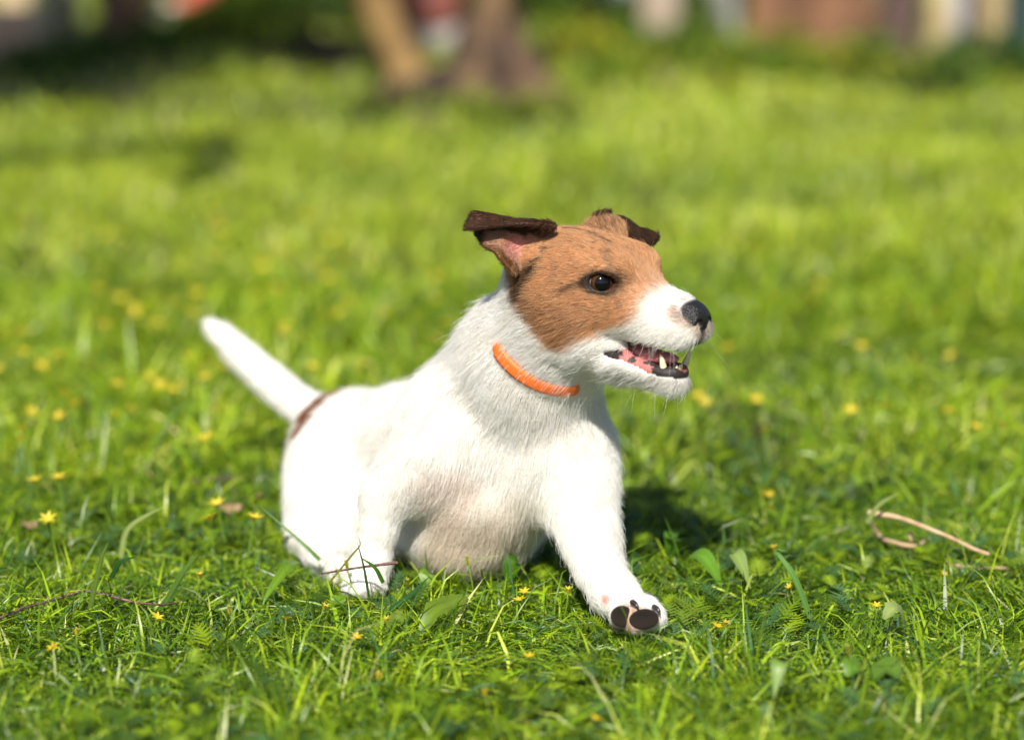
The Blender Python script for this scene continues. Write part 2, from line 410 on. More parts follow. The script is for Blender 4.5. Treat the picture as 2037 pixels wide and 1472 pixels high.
WHITE = np.array([0.85, 0.825, 0.785]); CREAM = np.array([0.70, 0.60, 0.47]); PINK = np.array([0.72, 0.40, 0.34])
TANC = np.array([0.53, 0.31, 0.155]); TAND = np.array([0.26, 0.115, 0.042]); TANL = np.array([0.64, 0.44, 0.28]); DARK = np.array([0.030, 0.016, 0.010]); BRWN = np.array([0.10, 0.042, 0.020])
SKINDARK = np.array([0.018, 0.013, 0.013]); GUM = np.array([0.44, 0.15, 0.14])
near_pts = NEAR_EAR.reshape(-1, 3); far_pts = FAR_EAR.reshape(-1, 3)
from mathutils.kdtree import KDTree
def kd_of(P):
    k = KDTree(len(P))
    for i, p in enumerate(P): k.insert(p, i)
    k.balance(); return k
kd_near, kd_far = kd_of(near_pts), kd_of(far_pts)
RUMP = np.array([[-0.170, 2.240, 0.084], [-0.163, 2.262, 0.094], [-0.150, 2.280, 0.102]])
PADS = []
def mix(c, m, w): return c*(1-w[:, None])+np.asarray(m)*w[:, None]
def colorize(P, N):
    h = to_head(P); ha = h.copy(); ha[:, 1] = np.abs(ha[:, 1])
    n1 = vnoise(P, 0.0045, 3); n2 = vnoise(P, 0.016, 5); n3 = vnoise(P, 0.0018, 9)
    n = len(P)
    c = np.tile(WHITE, (n, 1)); bald = np.zeros(n); lm = np.ones(n)
    # thin coat in armpits and on brisket: a little pink, cream partly painted shade
    for q, r, col_, w in (((-0.045, 2.018, 0.088), 0.026, PINK, 0.16), ((0.045, 2.01, 0.098), 0.014, PINK, 0.12), ((-0.028, 2.03, 0.035), 0.050, CREAM, 0.62),
                          ((0.012, 2.022, 0.080), 0.02, CREAM, 0.22), ((0.055, 2.0, 0.088), 0.008, PINK, 0.22), ((0.0655, 1.930, 0.034), 0.0052, PINK, 0.95)):
        d = np.linalg.norm(P-np.array(q), axis=1); c = mix(c, col_, w*(1-sstep(r*0.5, r*1.3, d+0.004*n2)))
    c *= (1+0.05*n2+0.03*n1)[:, None]
    # chestnut patch at the root of the tail
    d = np.full(n, 1e9)
    for q in RUMP: d = np.minimum(d, np.linalg.norm(P-q, axis=1))
    c = mix(c, np.array([.24, .085, .030]), 1-sstep(0.013, 0.018, d+0.003*n1))
    # head
    inh = (h[:, 0] > -0.13) & (h[:, 2] > -0.07) & (np.abs(h[:, 1]) < 0.10)
    sd_ = poly_sdf(h[:, [0, 2]], TAN)+0.0022*n1+0.001*n3+0.0020*n2
    tan = (1-sstep(-0.0045-0.006*sstep(0.01, 0.04, h[:, 0]), 0.0032, sd_))*inh
    front = sstep(0.012, 0.040, h[:, 0])
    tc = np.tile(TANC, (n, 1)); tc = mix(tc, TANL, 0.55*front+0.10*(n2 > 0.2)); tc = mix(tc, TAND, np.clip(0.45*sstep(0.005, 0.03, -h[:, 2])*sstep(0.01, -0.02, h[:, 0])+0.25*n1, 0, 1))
    tan = tan*(1-0.45*sstep(0.020, 0.046, h[:, 0])*(0.6+0.6*n3).clip(0, 1))
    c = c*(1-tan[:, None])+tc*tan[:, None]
    hh = h
    for L, r, w, dc in (([(-0.0045, -0.0350, 0.000), (-0.0125, -0.038, -0.004), (-0.022, -0.0405, -0.0075)], 0.0020, 0.62, BRWN),
                        ([(0.0045, -0.022, 0.0205), (0.0095, -0.027, 0.0155)], 0.0036, 0.28, BRWN),
                        ([(-0.040, -0.0025, 0.030), (-0.029, 0.0005, 0.0295), (-0.017, -0.002, 0.0272), (0.0008, -0.0082, 0.0232)], 0.0015, 0.7, BRWN),
                        ([(-0.0377, -0.0223, 0.0352), (-0.0405, -0.0286, 0.0268), (-0.0440, -0.0365, 0.0153), (-0.0480, -0.040, 0.006)], 0.0030, 0.85, DARK),
                        ([(-0.050, -0.040, 0.004), (-0.0575, -0.041, -0.006), (-0.061, -0.040, -0.0135)], 0.0060, 0.80, DARK*1.5),
                        ([(-0.055, -0.040, -0.016), (-0.046, -0.044, -0.026)], 0.0040, 0.35, BRWN)):
        d = seg_dist(hh, L)+0.0014*n1+0.0010*n3; c = mix(c, dc, w*(1-sstep(r*0.5, r*1.5, d))*inh)
    # ears: dark outside and rim, pink and cream inside the near one
    ie = np.where(inh & (h[:, 2] > -0.015))[0]
    inner = np.zeros(n)
    for i in ie:
        p = P[i]
        co, j, dn = kd_near.find(p)
        if dn < 0.0045:
            u, v = divmod(j, 60); u /= 59; v /= 59
            side = N[i] @ np.array([0, -1, 0.15])
            w = 1-max(0, (dn-0.003)/0.0015)
            if side > 0.15 and v < 0.60:                       # looks out of the cup
                g1 = float(np.exp(-((u-0.20)/0.22)**2-((v-0.28)/0.20)**2)); g2 = min(1, max(0, (v+0.25*max(0, u-.3)-0.40+0.05*n1[i])/0.08)); g3 = min(1, max(0, (u-0.72+0.06*n1[i])/0.14)); g4 = min(1, max(0, (0.10-v+0.02*n1[i])/0.06))
                ec = np.array([0.36, 0.20, 0.12])*(1+0.25*n1[i]); ec = ec*(1-g1)+np.array([0.62, 0.31, 0.28])*(1+0.12*n3[i])*g1
                ec = ec*(1-g4)+TAND*0.6*g4; ec = ec*(1-max(g2, g3))+DARK*1.4*max(g2, g3)  # black hair and shadow painted together into the upper cup
                inner[i] = 1; w *= 1 if u > 0.12 else 0.8
            else:
                ec = BRWN*(0.55+0.6*abs(n1[i])) if u > 0.62 else BRWN*0.5+DARK*0.5
            c[i] = c[i]*(1-w)+ec*w
            continue
        co, j, dn = kd_far.find(p)
        if dn < 0.0045:
            u, v = divmod(j, 40); u /= 49; v /= 39
            w = (1-max(0, (dn-0.003)/0.0015))*min(1, max(0, u-0.10)/0.12)
            ec = BRWN*(0.35+0.45*abs(n1[i]))
            if u < 0.3: ec = TAND*0.35
            c[i] = c[i]*(1-w)+ec*w
    dtip = np.linalg.norm(h-np.array([-0.030, 0.035, 0.0375]), axis=1)
    # far ear root: brindled
    fe = np.linalg.norm(h-to_head(at(1205, 448, 2.03)[None])[0], axis=1)
    c = mix(c, np.where((n3 > -0.1)[:, None], TAND*0.7, TANC), 0.75*(1-sstep(0.010, 0.020, fe)))
    crest = np.linalg.norm(h-to_head(at(1198, 430, 2.04)[None])[0], axis=1); c = mix(c, DARK, 0.9*(1-sstep(0.005, 0.011, crest)))
    # eye rims
    for s in (-1, 1):
        e = h-np.array([0.0064, s*0.0312, 0.0004]); f = np.array([1, -s*0.55, -0.05]); f /= np.linalg.norm(f)
        a = e @ f; b = e[:, 2]; o = np.linalg.norm(e, axis=1)
        ed = np.sqrt((a/0.0112)**2+(b/0.0072)**2); near = o < 0.022
        w = (1-sstep(1.05, 1.42, ed))*near; c = mix(c, SKINDARK, w); bald = np.maximum(bald, (ed < 1.06)*near)
        w2 = (1-sstep(1.1, 2.0, ed))*near*(a > 0.002)*0.6; c = mix(c, BRWN, w2)
    # whiskered muzzle: darker hair close to the nose, dark lip under it
    dn = np.linalg.norm((h-NOSE_C)/np.array([1, 1.15, 1.0]), axis=1)
    c = mix(c, TAND*1.2, 0.45*(1-sstep(0.0140, 0.0168, dn))*(h[:, 1] < 0.02)*(h[:, 2] < NOSE_C[2]+0.009)); bald = np.maximum(bald, dn < 0.0132); c = mix(c, SKINDARK*1.5, 1-sstep(0.0128, 0.0138, dn))
    dl = seg_dist(ha*np.array([1, 0.75, 1]), [(0.066, 0, -0.030), (0.0645, 0, -0.040), (0.060, 0.006, -0.0425)]); c = mix(c, SKINDARK*1.5, 0.9*(1-sstep(0.003, 0.0055, dl)))
    # mouth
    def ed_(cc, r, fz):
        f = np.array([1, 0, fz]); f /= np.linalg.norm(f); u = np.array([-f[2], 0, f[0]]); q = h-np.array(cc)
        return np.sqrt((q @ f/r[0])**2+(q[:, 1]/r[1])**2+(q @ u/r[2])**2)
    m1 = ed_((0.024, 0, -0.0530), (0.034, 0.0088, 0.0070), -0.20); m2 = ed_((0.024, 0, -0.0440), (0.032, 0.0100, 0.0050), 0.0)
    inside = (np.minimum(m1, m2) < 1.12) & inh
    gumc = np.where((n1 > 0.25)[:, None], SKINDARK*2, GUM)
    c[inside] = (GUM*0.55)[None]; bald = np.maximum(bald, inside)
    # lower lip: a rim along the top of the jaw, black in front, pink with black spots behind
    tz = -0.0520-0.200*h[:, 0]*1.0
    rim = inh & (h[:, 0] > 0.004) & (h[:, 0] < 0.064) & (h[:, 2] < -0.0485) & (h[:, 2] > -0.0512-0.370*np.minimum(h[:, 0], .036)-0.10*np.maximum(h[:, 0]-.036, 0)-0.0006*n1) & ~inside
    back = h[:, 0] < 0.031
    c[rim & back] = np.where((n1[rim & back] > 0.33)[:, None] | (h[rim & back, 0] < 0.013)[:, None] & (n1[rim & back] > -0.35)[:, None], SKINDARK*1.6, GUM)
    fr = rim & ~back; blk = (h[:, 0] > 0.037)[fr]
    c[fr] = np.where(blk[:, None], SKINDARK*1.3, np.where((n1[fr] > 0.1)[:, None], SKINDARK*2.5, GUM*0.95))
    bald = np.maximum(bald, rim)
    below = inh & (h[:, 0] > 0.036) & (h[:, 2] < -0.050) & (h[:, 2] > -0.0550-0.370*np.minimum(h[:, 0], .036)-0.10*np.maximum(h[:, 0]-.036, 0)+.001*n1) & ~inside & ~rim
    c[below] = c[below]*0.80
    up = inh & (h[:, 2] < -0.0405) & (h[:, 2] > -0.050) & (h[:, 0] > 0.01) & (h[:, 0] < 0.06) & (N[:, 2] < -0.45) & ~inside
    c[up] = (SKINDARK*4+GUM*0.15)[None]; bald = np.maximum(bald, up)
    lm = np.where(inner > 0, 0.7, 1.0)
    # pads
    for q, r in PADS:
        d = np.linalg.norm((P-q)/r, axis=1); w = 1-sstep(0.85, 1.0, d); c = mix(c, np.array([0.05, 0.028, 0.018]), w)
        w2 = (1-sstep(1.2, 1.8, d)); c = mix(c, np.array([0.40, 0.20, 0.10]), 0.55*w2*(w < 0.5)); bald = np.maximum(bald, d < 1.12)
    return np.clip(c, 0.004, 0.9), bald, lm, inner
NOSE_C = np.array([0.0588, 0, -0.0232])
PAD_SPOTS = ((1238, 1226, 1.9045, (.0083, .0064, .0077)), (1281, 1231, 1.8975, (.0104, .0064, .0072)))
for px, py, Y, r in PAD_SPOTS: PADS.append((at(px, py, Y), np.array(r)))

tris = np.concatenate([F[:, [0, 1, 2]], F[:, [0, 2, 3]]])
fn = np.cross(V[F[:, 2]]-V[F[:, 0]], V[F[:, 3]]-V[F[:, 1]])
VN = np.zeros_like(V)
for k in range(4):
    for d in range(3): VN[:, d] += np.bincount(F[:, k], weights=fn[:, d], minlength=len(V))
VN /= np.linalg.norm(VN, axis=1, keepdims=True)+1e-12
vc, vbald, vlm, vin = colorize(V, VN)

m_skin, nt, b = new_mat('dog_skin')
an = nt.nodes.new('ShaderNodeVertexColor'); an.layer_name = 'Col'
nt.links.new(an.outputs[0], b.inputs['Base Color']); b.inputs['Roughness'].default_value = 0.55; b.inputs['Specular IOR Level'].default_value = 0.3
b.inputs['Subsurface Weight'].default_value = 0.15; b.inputs['Subsurface Radius'].default_value = (1, .35, .2); b.inputs['Subsurface Scale'].default_value = 0.003
ns = nt.nodes.new('ShaderNodeTexNoise'); ns.inputs['Scale'].default_value = 900; bp = nt.nodes.new('ShaderNodeBump'); bp.inputs['Strength'].default_value = 0.25; bp.inputs['Distance'].default_value = 0.0006
tcn = nt.nodes.new('ShaderNodeTexCoord'); nt.links.new(tcn.outputs['Object'], ns.inputs['Vector'])
nt.links.new(ns.outputs[0], bp.inputs['Height']); nt.links.new(bp.outputs[0], b.inputs['Normal'])
dog = mesh_obj('dog', V, F, m_skin, colors=vc)
tag(dog, 'white terrier with tan head and orange collar crouching mid-stride in the grass, mouth open', 'dog')

# --- nose, eyes, teeth, tongue, pads, claws
def field_mesh(name, fn_, lo, hi, h, mat, parent):
    ax = [np.arange(a, b_, h) for a, b_ in zip(lo, hi)]
    X, Y, Z = np.meshgrid(*ax, indexing='ij'); Q = np.stack([X, Y, Z], -1)
    v, f = surface_nets(fn_(Q).astype(np.float32), *ax)
    v = smooth_mesh(v, f, 2, 0.4)
    return mesh_obj(name, HO+v @ HR.T, f, mat, parent)
def eld(Q, c, r):
    q = Q-np.array(c); r = np.array(r); k0 = np.sqrt(((q/r)**2).sum(-1)); k1 = np.sqrt(((q/(r*r))**2).sum(-1))+1e-9
    return k0*(k0-1)/k1
def nose_field(Q):
    c = NOSE_C
    d = eld(Q, c, (.0135, .0150, .0125))
    for s in (-1, 1): d = smin(d, eld(Q, c+(.0035, s*.0078, -.0030), (.0085, .0072, .0080)), .004)
    d = smin(d, eld(Q, c+(.0025, 0, -.0100), (.0085, .0062, .0085)), .004)
    for s in (-1, 1):
        d = -smin(-d, eld(Q, c+(.0115, s*.0062, -.0028), (.0050, .0030, .0032)), .0012)
        d = -smin(-d, eld(Q, c+(.0098, s*.0120, -.0050), (.0060, .0048, .0017)), .0012)
        d = -smin(-d, eld(Q, c+(.0020, s*.0165, -.0020), (.0100, .0028, .0012)), .0015)
    return -smin(-d, eld(Q, c+(.0105, 0, -.0085), (.0040, .0007, .0075)), .001)
m_nose, nt, b = new_mat('nose_leather'); b.inputs['Base Color'].default_value = (.012, .011, .012, 1); b.inputs['Roughness'].default_value = 0.36
tcn = nt.nodes.new('ShaderNodeTexCoord'); vo = nt.nodes.new('ShaderNodeTexVoronoi'); vo.inputs['Scale'].default_value = 1100
bp = nt.nodes.new('ShaderNodeBump'); bp.inputs['Strength'].default_value = 0.7; bp.inputs['Distance'].default_value = 0.0007
nt.links.new(tcn.outputs['Object'], vo.inputs['Vector']); nt.links.new(vo.outputs['Distance'], bp.inputs['Height']); nt.links.new(bp.outputs[0], b.inputs['Normal'])
field_mesh('nose', nose_field, NOSE_C-.022, NOSE_C+.022, .0007, m_nose, dog)

m_eye, nt, b = new_mat('eyeball')
tcn = nt.nodes.new('ShaderNodeTexCoord'); sep = nt.nodes.new('ShaderNodeSeparateXYZ'); nt.links.new(tcn.outputs['Object'], sep.inputs[0])
rampn = nt.nodes.new('ShaderNodeValToRGB'); rp = rampn.color_ramp
mr = nt.nodes.new('ShaderNodeMapRange'); mr.inputs[1].default_value = 0.0; mr.inputs[2].default_value = 1.0
nt.links.new(sep.outputs['Z'], mr.inputs[0]); nt.links.new(mr.outputs[0], rampn.inputs[0])
rp.elements[0].position = 0.0; rp.elements[0].color = (.45, .38, .34, 1); rp.elements[1].position = 1.0; rp.elements[1].color = (.003, .003, .004, 1)
for pos, cc in ((0.42, (.34, .28, .25, 1)), (0.48, (.012, .006, .004, 1)), (0.56, (.045, .016, .005, 1)), (0.74, (.075, .027, .007, 1)), (0.79, (.035, .013, .005, 1)), (0.81, (.003, .003, .004, 1))):
    e = rp.elements.new(pos); e.color = cc
nt.links.new(rampn.outputs[0], b.inputs['Base Color']); b.inputs['Roughness'].default_value = 0.07; b.inputs['Specular IOR Level'].default_value = 0.4; b.inputs['Coat Weight'].default_value = 0.0; b.inputs['Coat Roughness'].default_value = 0.02
def sphere(n=24, m=32):
    v = [(0, 0, 1)]; f = []
    for i in range(1, n):
        t = math.pi*i/n
        for j in range(m): p = 2*math.pi*j/m; v.append((math.sin(t)*math.cos(p), math.sin(t)*math.sin(p), math.cos(t)))
    v.append((0, 0, -1))
    for j in range(m): f.append((0, 1+j, 1+(j+1) % m))
    for i in range(n-2):
        for j in range(m): a = 1+i*m; f.append((a+j, a+m+j, a+m+(j+1) % m, a+(j+1) % m))
    for j in range(m): f.append((1+(n-2)*m+(j+1) % m, 1+(n-2)*m+j, len(v)-1))
    return np.array(v), f
sv, sf = sphere()
for s in (-1, 1):
    g = Hd(0.66, s*0.75, 0.04)
    o = mesh_obj('eye', sv, sf, m_eye, dog)
    cpos = H(0.0062, s*0.0312, -0.0003)-g*0.0077
    o.matrix_world = Matrix.Translation(Vector(cpos)) @ Vector(g).to_track_quat('Z', 'Y').to_matrix().to_4x4() @ Matrix.Scale(0.0092, 4)

def tube(name, P, r, mat, parent=None, m=10, cap=True):
    P = np.asarray(P, float); v = []; f = []; n = len(P)
    T = np.gradient(P, axis=0); T /= np.linalg.norm(T, axis=1, keepdims=True)+1e-12
    a = np.array([0, 0, 1.0]) if abs(T[0][2]) < 0.9 else np.array([1.0, 0, 0])
    for i in range(n):
        u = np.cross(T[i], a); u /= np.linalg.norm(u); w = np.cross(T[i], u); a = -np.cross(T[i], u) if False else a
        for j in range(m):
            p = 2*math.pi*j/m; v.append(P[i]+r[i]*(math.cos(p)*u+math.sin(p)*w))
    for i in range(n-1):
        for j in range(m): f.append((i*m+j, i*m+(j+1) % m, (i+1)*m+(j+1) % m, (i+1)*m+j))
    if cap:
        f.append(tuple(range(m))[::-1]); f.append(tuple((n-1)*m+j for j in range(m)))
    return mesh_obj(name, v, f, mat, parent)
m_tooth, nt, b = new_mat('tooth_enamel'); b.inputs['Base Color'].default_value = (.80, .70, .50, 1); b.inputs['Roughness'].default_value = 0.22
b.inputs['Subsurface Weight'].default_value = 0.2; b.inputs['Subsurface Scale'].default_value = 0.002
def tooth(a, c, r, bend=(0, 0, 0)):
    a, c = np.array(a), np.array(c); t = np.linspace(0, 1, 9)[:, None]
    P = a+(c-a)*t+np.array(bend)*(4*t*(1-t)); rr = r*np.sqrt(np.clip(1-np.linspace(0, 0.985, 9)**1.7, 0, 1))
    tube('tooth', P, rr, m_tooth, dog)
tooth(at(1320, 741, 1.9600), at(1314, 705, 1.9575), .0028, HX*0.0006)
tooth(at(1356, 735, 1.9720), at(1371, 697, 1.9690), .0027, HX*0.0012)
for i in range(4):
    y = -0.0034+i*0.00225; q = H(0.0515-0.0022*(y/0.0045)**2, y, -0.0620); tooth(q, q+HZ*0.0040+HX*0.0010, .0012)
m_tongue, nt, b = new_mat('tongue'); b.inputs['Base Color'].default_value = (.66, .24, .23, 1); b.inputs['Roughness'].default_value = 0.32
b.inputs['Subsurface Weight'].default_value = 0.2; b.inputs['Subsurface Scale'].default_value = 0.004
ns = nt.nodes.new('ShaderNodeTexNoise'); ns.inputs['Scale'].default_value = 700; bp = nt.nodes.new('ShaderNodeBump'); bp.inputs['Strength'].default_value = 0.3; bp.inputs['Distance'].default_value = 0.0004
nt.links.new(ns.outputs[0], bp.inputs['Height']); nt.links.new(bp.outputs[0], b.inputs['Normal'])
def tongue_field(Q):
    d = eld(Q, (.032, 0, -.0548), (.0185, .0084, .0044)); d = smin(d, eld(Q, (.012, 0, -.0530), (.020, .0085, .0050)), .006)
    return -smin(-d, eld(Q, (.030, 0, -.0525), (.020, .0012, .0018)), .0015)
field_mesh('tongue', tongue_field, (-.012, -.014, -.068), (.054, .014, -.042), .0008, m_tongue, dog)

m_pad, nt, b = new_mat('paw_pad'); b.inputs['Base Color'].default_value = (.055, .031, .020, 1); b.inputs['Roughness'].default_value = 0.62
vo = nt.nodes.new('ShaderNodeTexVoronoi'); vo.inputs['Scale'].default_value = 90; bp = nt.nodes.new('ShaderNodeBump'); bp.inputs['Strength'].default_value = 0.9; bp.inputs['Distance'].default_value = 0.12
tcn = nt.nodes.new('ShaderNodeTexCoord'); nt.links.new(tcn.outputs['Object'], vo.inputs['Vector']); vo.inputs['Scale'].default_value = 22
nt.links.new(vo.outputs['Distance'], bp.inputs['Height']); nt.links.new(bp.outputs[0], b.inputs['Normal'])
for (px, py, Y, r), rot in zip(PAD_SPOTS, (0.35, -0.12)):
    o = mesh_obj('paw_pad', sv, sf, m_pad, dog)
    o.matrix_world = Matrix.Translation(Vector(at(px, py, Y))) @ Matrix.Rotation(rot, 4, 'Y') @ Matrix.Diagonal((*r, 1))
o = mesh_obj('paw_pad', sv, sf, m_pad, dog)
o.matrix_world = Matrix.Translation(Vector(at(1258, 1248, 1.914))) @ Matrix.Diagonal((.016, .008, .0032, 1))
m_claw, nt, b = new_mat('claw'); b.inputs['Base Color'].default_value = (.03, .026, .028, 1); b.inputs['Roughness'].default_value = 0.25
for a, c, Y in (((1257, 1197), (1270, 1213), 1.9005), ((1300, 1207), (1313, 1222), 1.9025)):
    t = np.linspace(0, 1, 7); A, Cc = at(*a, Y+.003), at(*c, Y-.003)
    tube('claw', A+(Cc-A)*t[:, None]+np.array([0.0006, -0.0008, 0.0012])*(4*t*(1-t))[:, None], .0021*np.sqrt(1.01-t**1.2), m_claw, dog)

# --- collar: a band that follows the neck
CC = at(1108, 672, 2.028)
an_ = at(1140, 598, 1.985)-at(1030, 765, 2.062); an_ /= np.linalg.norm(an_)
e1 = np.cross(an_, (0, 0, 1)); e1 /= np.linalg.norm(e1); e2 = np.cross(an_, e1)
ang = np.linspace(0, 2*math.pi, 97)[:-1]
def ring(off):
    c0 = CC+an_*off; dirs = np.cos(ang)[:, None]*e1+np.sin(ang)[:, None]*e2
    rr = np.full(len(ang), 0.02)
    for _ in range(60): rr -= np.clip(sample_field(c0+dirs*rr[:, None]), -.004, .004)*0.8
    k = np.ones(9)/9; rr = np.convolve(np.concatenate([rr[-4:], rr, rr[:4]]), k, 'valid')
    return c0, dirs, rr
cv = []
W = 0.0044
for off, lift in ((-W, .0010), (-W, .0040), (-W*.5, .0046), (W*.5, .0046), (W, .0040), (W, .0010)):
    c0, dirs, rr = ring(off); q = c0+dirs*rr[:, None]; xa, xb, xc, xd = at(968, 640, 2.03)[0], at(992, 665, 2.03)[0], at(1140, 795, 2.0)[0], at(1185, 795, 2.0)[0]
    lf_ = sstep(xa, xb, q[:, 0])*(1-sstep(xc, xd, q[:, 0]))*(1-sstep(at(985, 672, 2.03)[2], at(985, 648, 2.03)[2], q[:, 2])); cv.append(q+dirs*(lift*lf_-0.012*(1-lf_))[:, None])
cv = np.array(cv); n = len(ang); cf = []
for i in range(6):
    for j in range(n): cf.append((i*n+j, i*n+(j+1) % n, ((i+1) % 6)*n+(j+1) % n, ((i+1) % 6)*n+j))
m_collar, nt, b = new_mat('orange_webbing'); b.inputs['Base Color'].default_value = (.78, .155, .022, 1); b.inputs['Roughness'].default_value = 0.5
wv = nt.nodes.new('ShaderNodeTexNoise'); wv.inputs['Scale'].default_value = 900; bp = nt.nodes.new('ShaderNodeBump'); bp.inputs['Strength'].default_value = 0.3; bp.inputs['Distance'].default_value = 0.0003
nt.links.new(wv.outputs[0], bp.inputs['Height']); nt.links.new(bp.outputs[0], b.inputs['Normal'])
collar = mesh_obj('collar', cv.reshape(-1, 3), cf, m_collar, dog); collar['label'] = 'orange collar half buried in the neck fur'
COLLAR_C, COLLAR_N = CC, an_

# --- fur
def make_fur():
    a = V[tris[:, 0]]; b_ = V[tris[:, 1]]; c_ = V[tris[:, 2]]
    area = 0.5*np.linalg.norm(np.cross(b_-a, c_-a), axis=1)
    cen = (a+b_+c_)/3; hc = to_head(cen)
    dens = np.where((hc[:, 0] > -0.10) & (hc[:, 2] > -0.085), 2.6e6, 1.35e6)
    dens = np.where(cen[:, 1] > 2.17, 0.8e6, dens)
    dens = np.where(cen[:, 2] < 0.012, 0.5e6, dens)
    num = area*dens; cnt = np.floor(num+rng.random(len(num))).astype(int)
    T = np.repeat(np.arange(len(tris)), cnt); n = len(T)
    r1 = np.sqrt(rng.random(n))[:, None]; r2 = rng.random(n)[:, None]
    P = a[T]*(1-r1)+b_[T]*r1*(1-r2)+c_[T]*r1*r2
    N = VN[tris[T, 0]]*(1-r1)+VN[tris[T, 1]]*r1*(1-r2)+VN[tris[T, 2]]*r1*r2
    N /= np.linalg.norm(N, axis=1, keepdims=True)
    C, bald, lm, inner = colorize(P, N)
    ok = bald < 0.5; P, N, C, lm, inner = P[ok], N[ok], C[ok], lm[ok], inner[ok]; n = len(P)
    flow = np.zeros((n, 3)); L = np.zeros(n); W_ = np.zeros(n)
    for p in prims:
        lo, hi = p.bbox(); m = np.where(np.all((P > lo-.04) & (P < hi+.04), axis=1))[0]
        if len(m) == 0: continue
        w = np.exp(-np.maximum(p.dist(P[m]), -0.002)/0.0055)
        flow[m] += w[:, None]*p.flow; L[m] += w*p.length; W_[m] += w
    L /= W_+1e-12
    h = to_head(P)
    # ears: towards the tip; short
    ear = (h[:, 2] > 0.012) & (h[:, 0] < -0.02) & ((P[:, 0] < at(1085, 480, 1.99)[0]) | (h[:, 1] > 0.040))
    flow[ear] = np.where((h[ear, 1] < 0)[:, None], np.array([-1, 0, 0.1]), np.array([0.9, 0, -0.4])); L[ear] = 0.0034
    L[inner > 0] = 0.003
    # tuft on the far ear's crest, longer hair by the near ear
    cr = np.linalg.norm(P-at(1198, 430, 2.04), axis=1) < 0.008; flow[cr] = np.array([0.1, 0, 1.0]); L[cr] = 0.007
    fl = flow+0.30*np.stack([vnoise(P, 0.02, 21), vnoise(P, 0.02, 22), vnoise(P, 0.02, 23)], 1)*np.linalg.norm(flow, axis=1, keepdims=True)
    fl -= N*(fl*N).sum(1)[:, None]; fl /= np.linalg.norm(fl, axis=1, keepdims=True)+1e-9
    fl = fl+0.16*rng.normal(size=(n, 3)); fl -= N*(fl*N).sum(1)[:, None]; fl /= np.linalg.norm(fl, axis=1, keepdims=True)+1e-9
    L = L*lm*np.clip(rng.normal(1.0, 0.22, n), 0.45, 1.7)*(1+0.25*vnoise(P, 0.012, 31))
    # hair close above the collar falls over its upper edge; the band itself presses the coat flat
    dc = (P-COLLAR_C) @ COLLAR_N
    inneck = np.linalg.norm(P-COLLAR_C, axis=1) < 0.085
    under = inneck & (np.abs(dc) < 0.0062)
    L[under & (P[:, 0] > at(980, 650, 2.03)[0]) & (P[:, 0] < at(1150, 795, 2.0)[0])] *= 0.25
    over = inneck & (dc > 0.0045) & (dc < 0.022) & (P[:, 0] > at(992, 660, 2.03)[0]) & (P[:, 0] < at(1138, 790, 2.0)[0]) & (P[:, 1] < COLLAR_C[1]+0.005); L[over] = np.minimum(L[over], dc[over]-0.0035+rng.uniform(0, 1, over.sum())**2*0.0105)
    hid = inneck & (dc > 0.002) & (dc < 0.022) & ~over; L[hid] = np.maximum(L[hid], 0.012)*1.15
    lift = np.clip(0.34+0.10*rng.normal(size=n)+0.12*vnoise(P, 0.01, 41), 0.10, 0.8)
    lift = np.where(h[:, 0] > -0.08, np.where(h[:, 2] > -0.05, lift*0.85, lift), lift*0.95)
    lift[over] += 0.16
    lift[cr] = 1.2
    # clumps
    key = np.floor((P+0.0015*np.stack([vnoise(P, .006, 51), vnoise(P, .006, 52), vnoise(P, .006, 53)], 1))/np.where(h[:, 0] > -0.08, 0.0024, 0.0042)[:, None]).astype(np.int64)
    key = (key[:, 0]*2048+key[:, 1])*2048+key[:, 2]
    _, inv = np.unique(key, return_inverse=True); m = inv.max()+1; cn = np.bincount(inv, minlength=m)
    d0 = fl*np.cos(lift)[:, None]+N*np.sin(lift)[:, None]
    d1 = fl*np.cos(lift*0.35)[:, None]+N*np.sin(lift*0.35)[:, None]+np.array([0, 0, -0.10])
    K = 5; ts = np.linspace(0, 1, K)
    tip = P+L[:, None]*(0.5*d0+0.5*d1)
    tm = np.stack([np.bincount(inv, weights=tip[:, i], minlength=m)/cn for i in range(3)], 1)[inv]
    guard = rng.random(n) < np.where(C[:, 2] > 0.4, np.where(P[:, 1] > 2.2, 0.10, 0.05), 0.02)
    L = np.where(guard, L*1.45, L); lift = np.where(guard, lift+0.28, lift)
    d0 = fl*np.cos(lift)[:, None]+N*np.sin(lift)[:, None]
    cl = (rng.uniform(0.15, 0.75, n)*np.where(h[:, 0] > -0.08, 0.6, 0.75))[:, None]
    X = np.zeros((n, K, 3)); curl = rng.normal(size=(n, 3))*0.10*L[:, None]
    for i, t in enumerate(ts):
        q = P+L[:, None]*(d0*(t-0.5*t*t)+d1*(0.5*t*t))+curl*(t*(1-t)*2)
        X[:, i] = q+(tm-tip)*cl*(t**1.4)
    X[:, 0] -= N*0.0006
    rad = rng.uniform(0.00010, 0.00018, n)*np.where(h[:, 0] > -0.09, 0.9, 1.0)
    tint = rng.normal(1, 1, m)[inv]*np.where(C[:, 2] > 0.4, 0.035, 0.13)
    C = C*np.clip(rng.normal(1, 1, n)*np.where(C[:, 2] > 0.4, 0.06, 0.16)+1+tint, 0.45, 1.4)[:, None]
    dkt = (C[:, 2] < 0.2) & (rng.random(n) < 0.10) & (h[:, 2] > -0.06); C[dkt] *= 0.45
    lgt = (C[:, 2] < 0.2) & (C[:, 0] > 0.25) & (rng.random(n) < 0.22); C[lgt] = C[lgt]*0.5+np.array([0.75, 0.58, 0.42])*0.5
    return X, rad, np.clip(C, 0.003, 0.92)
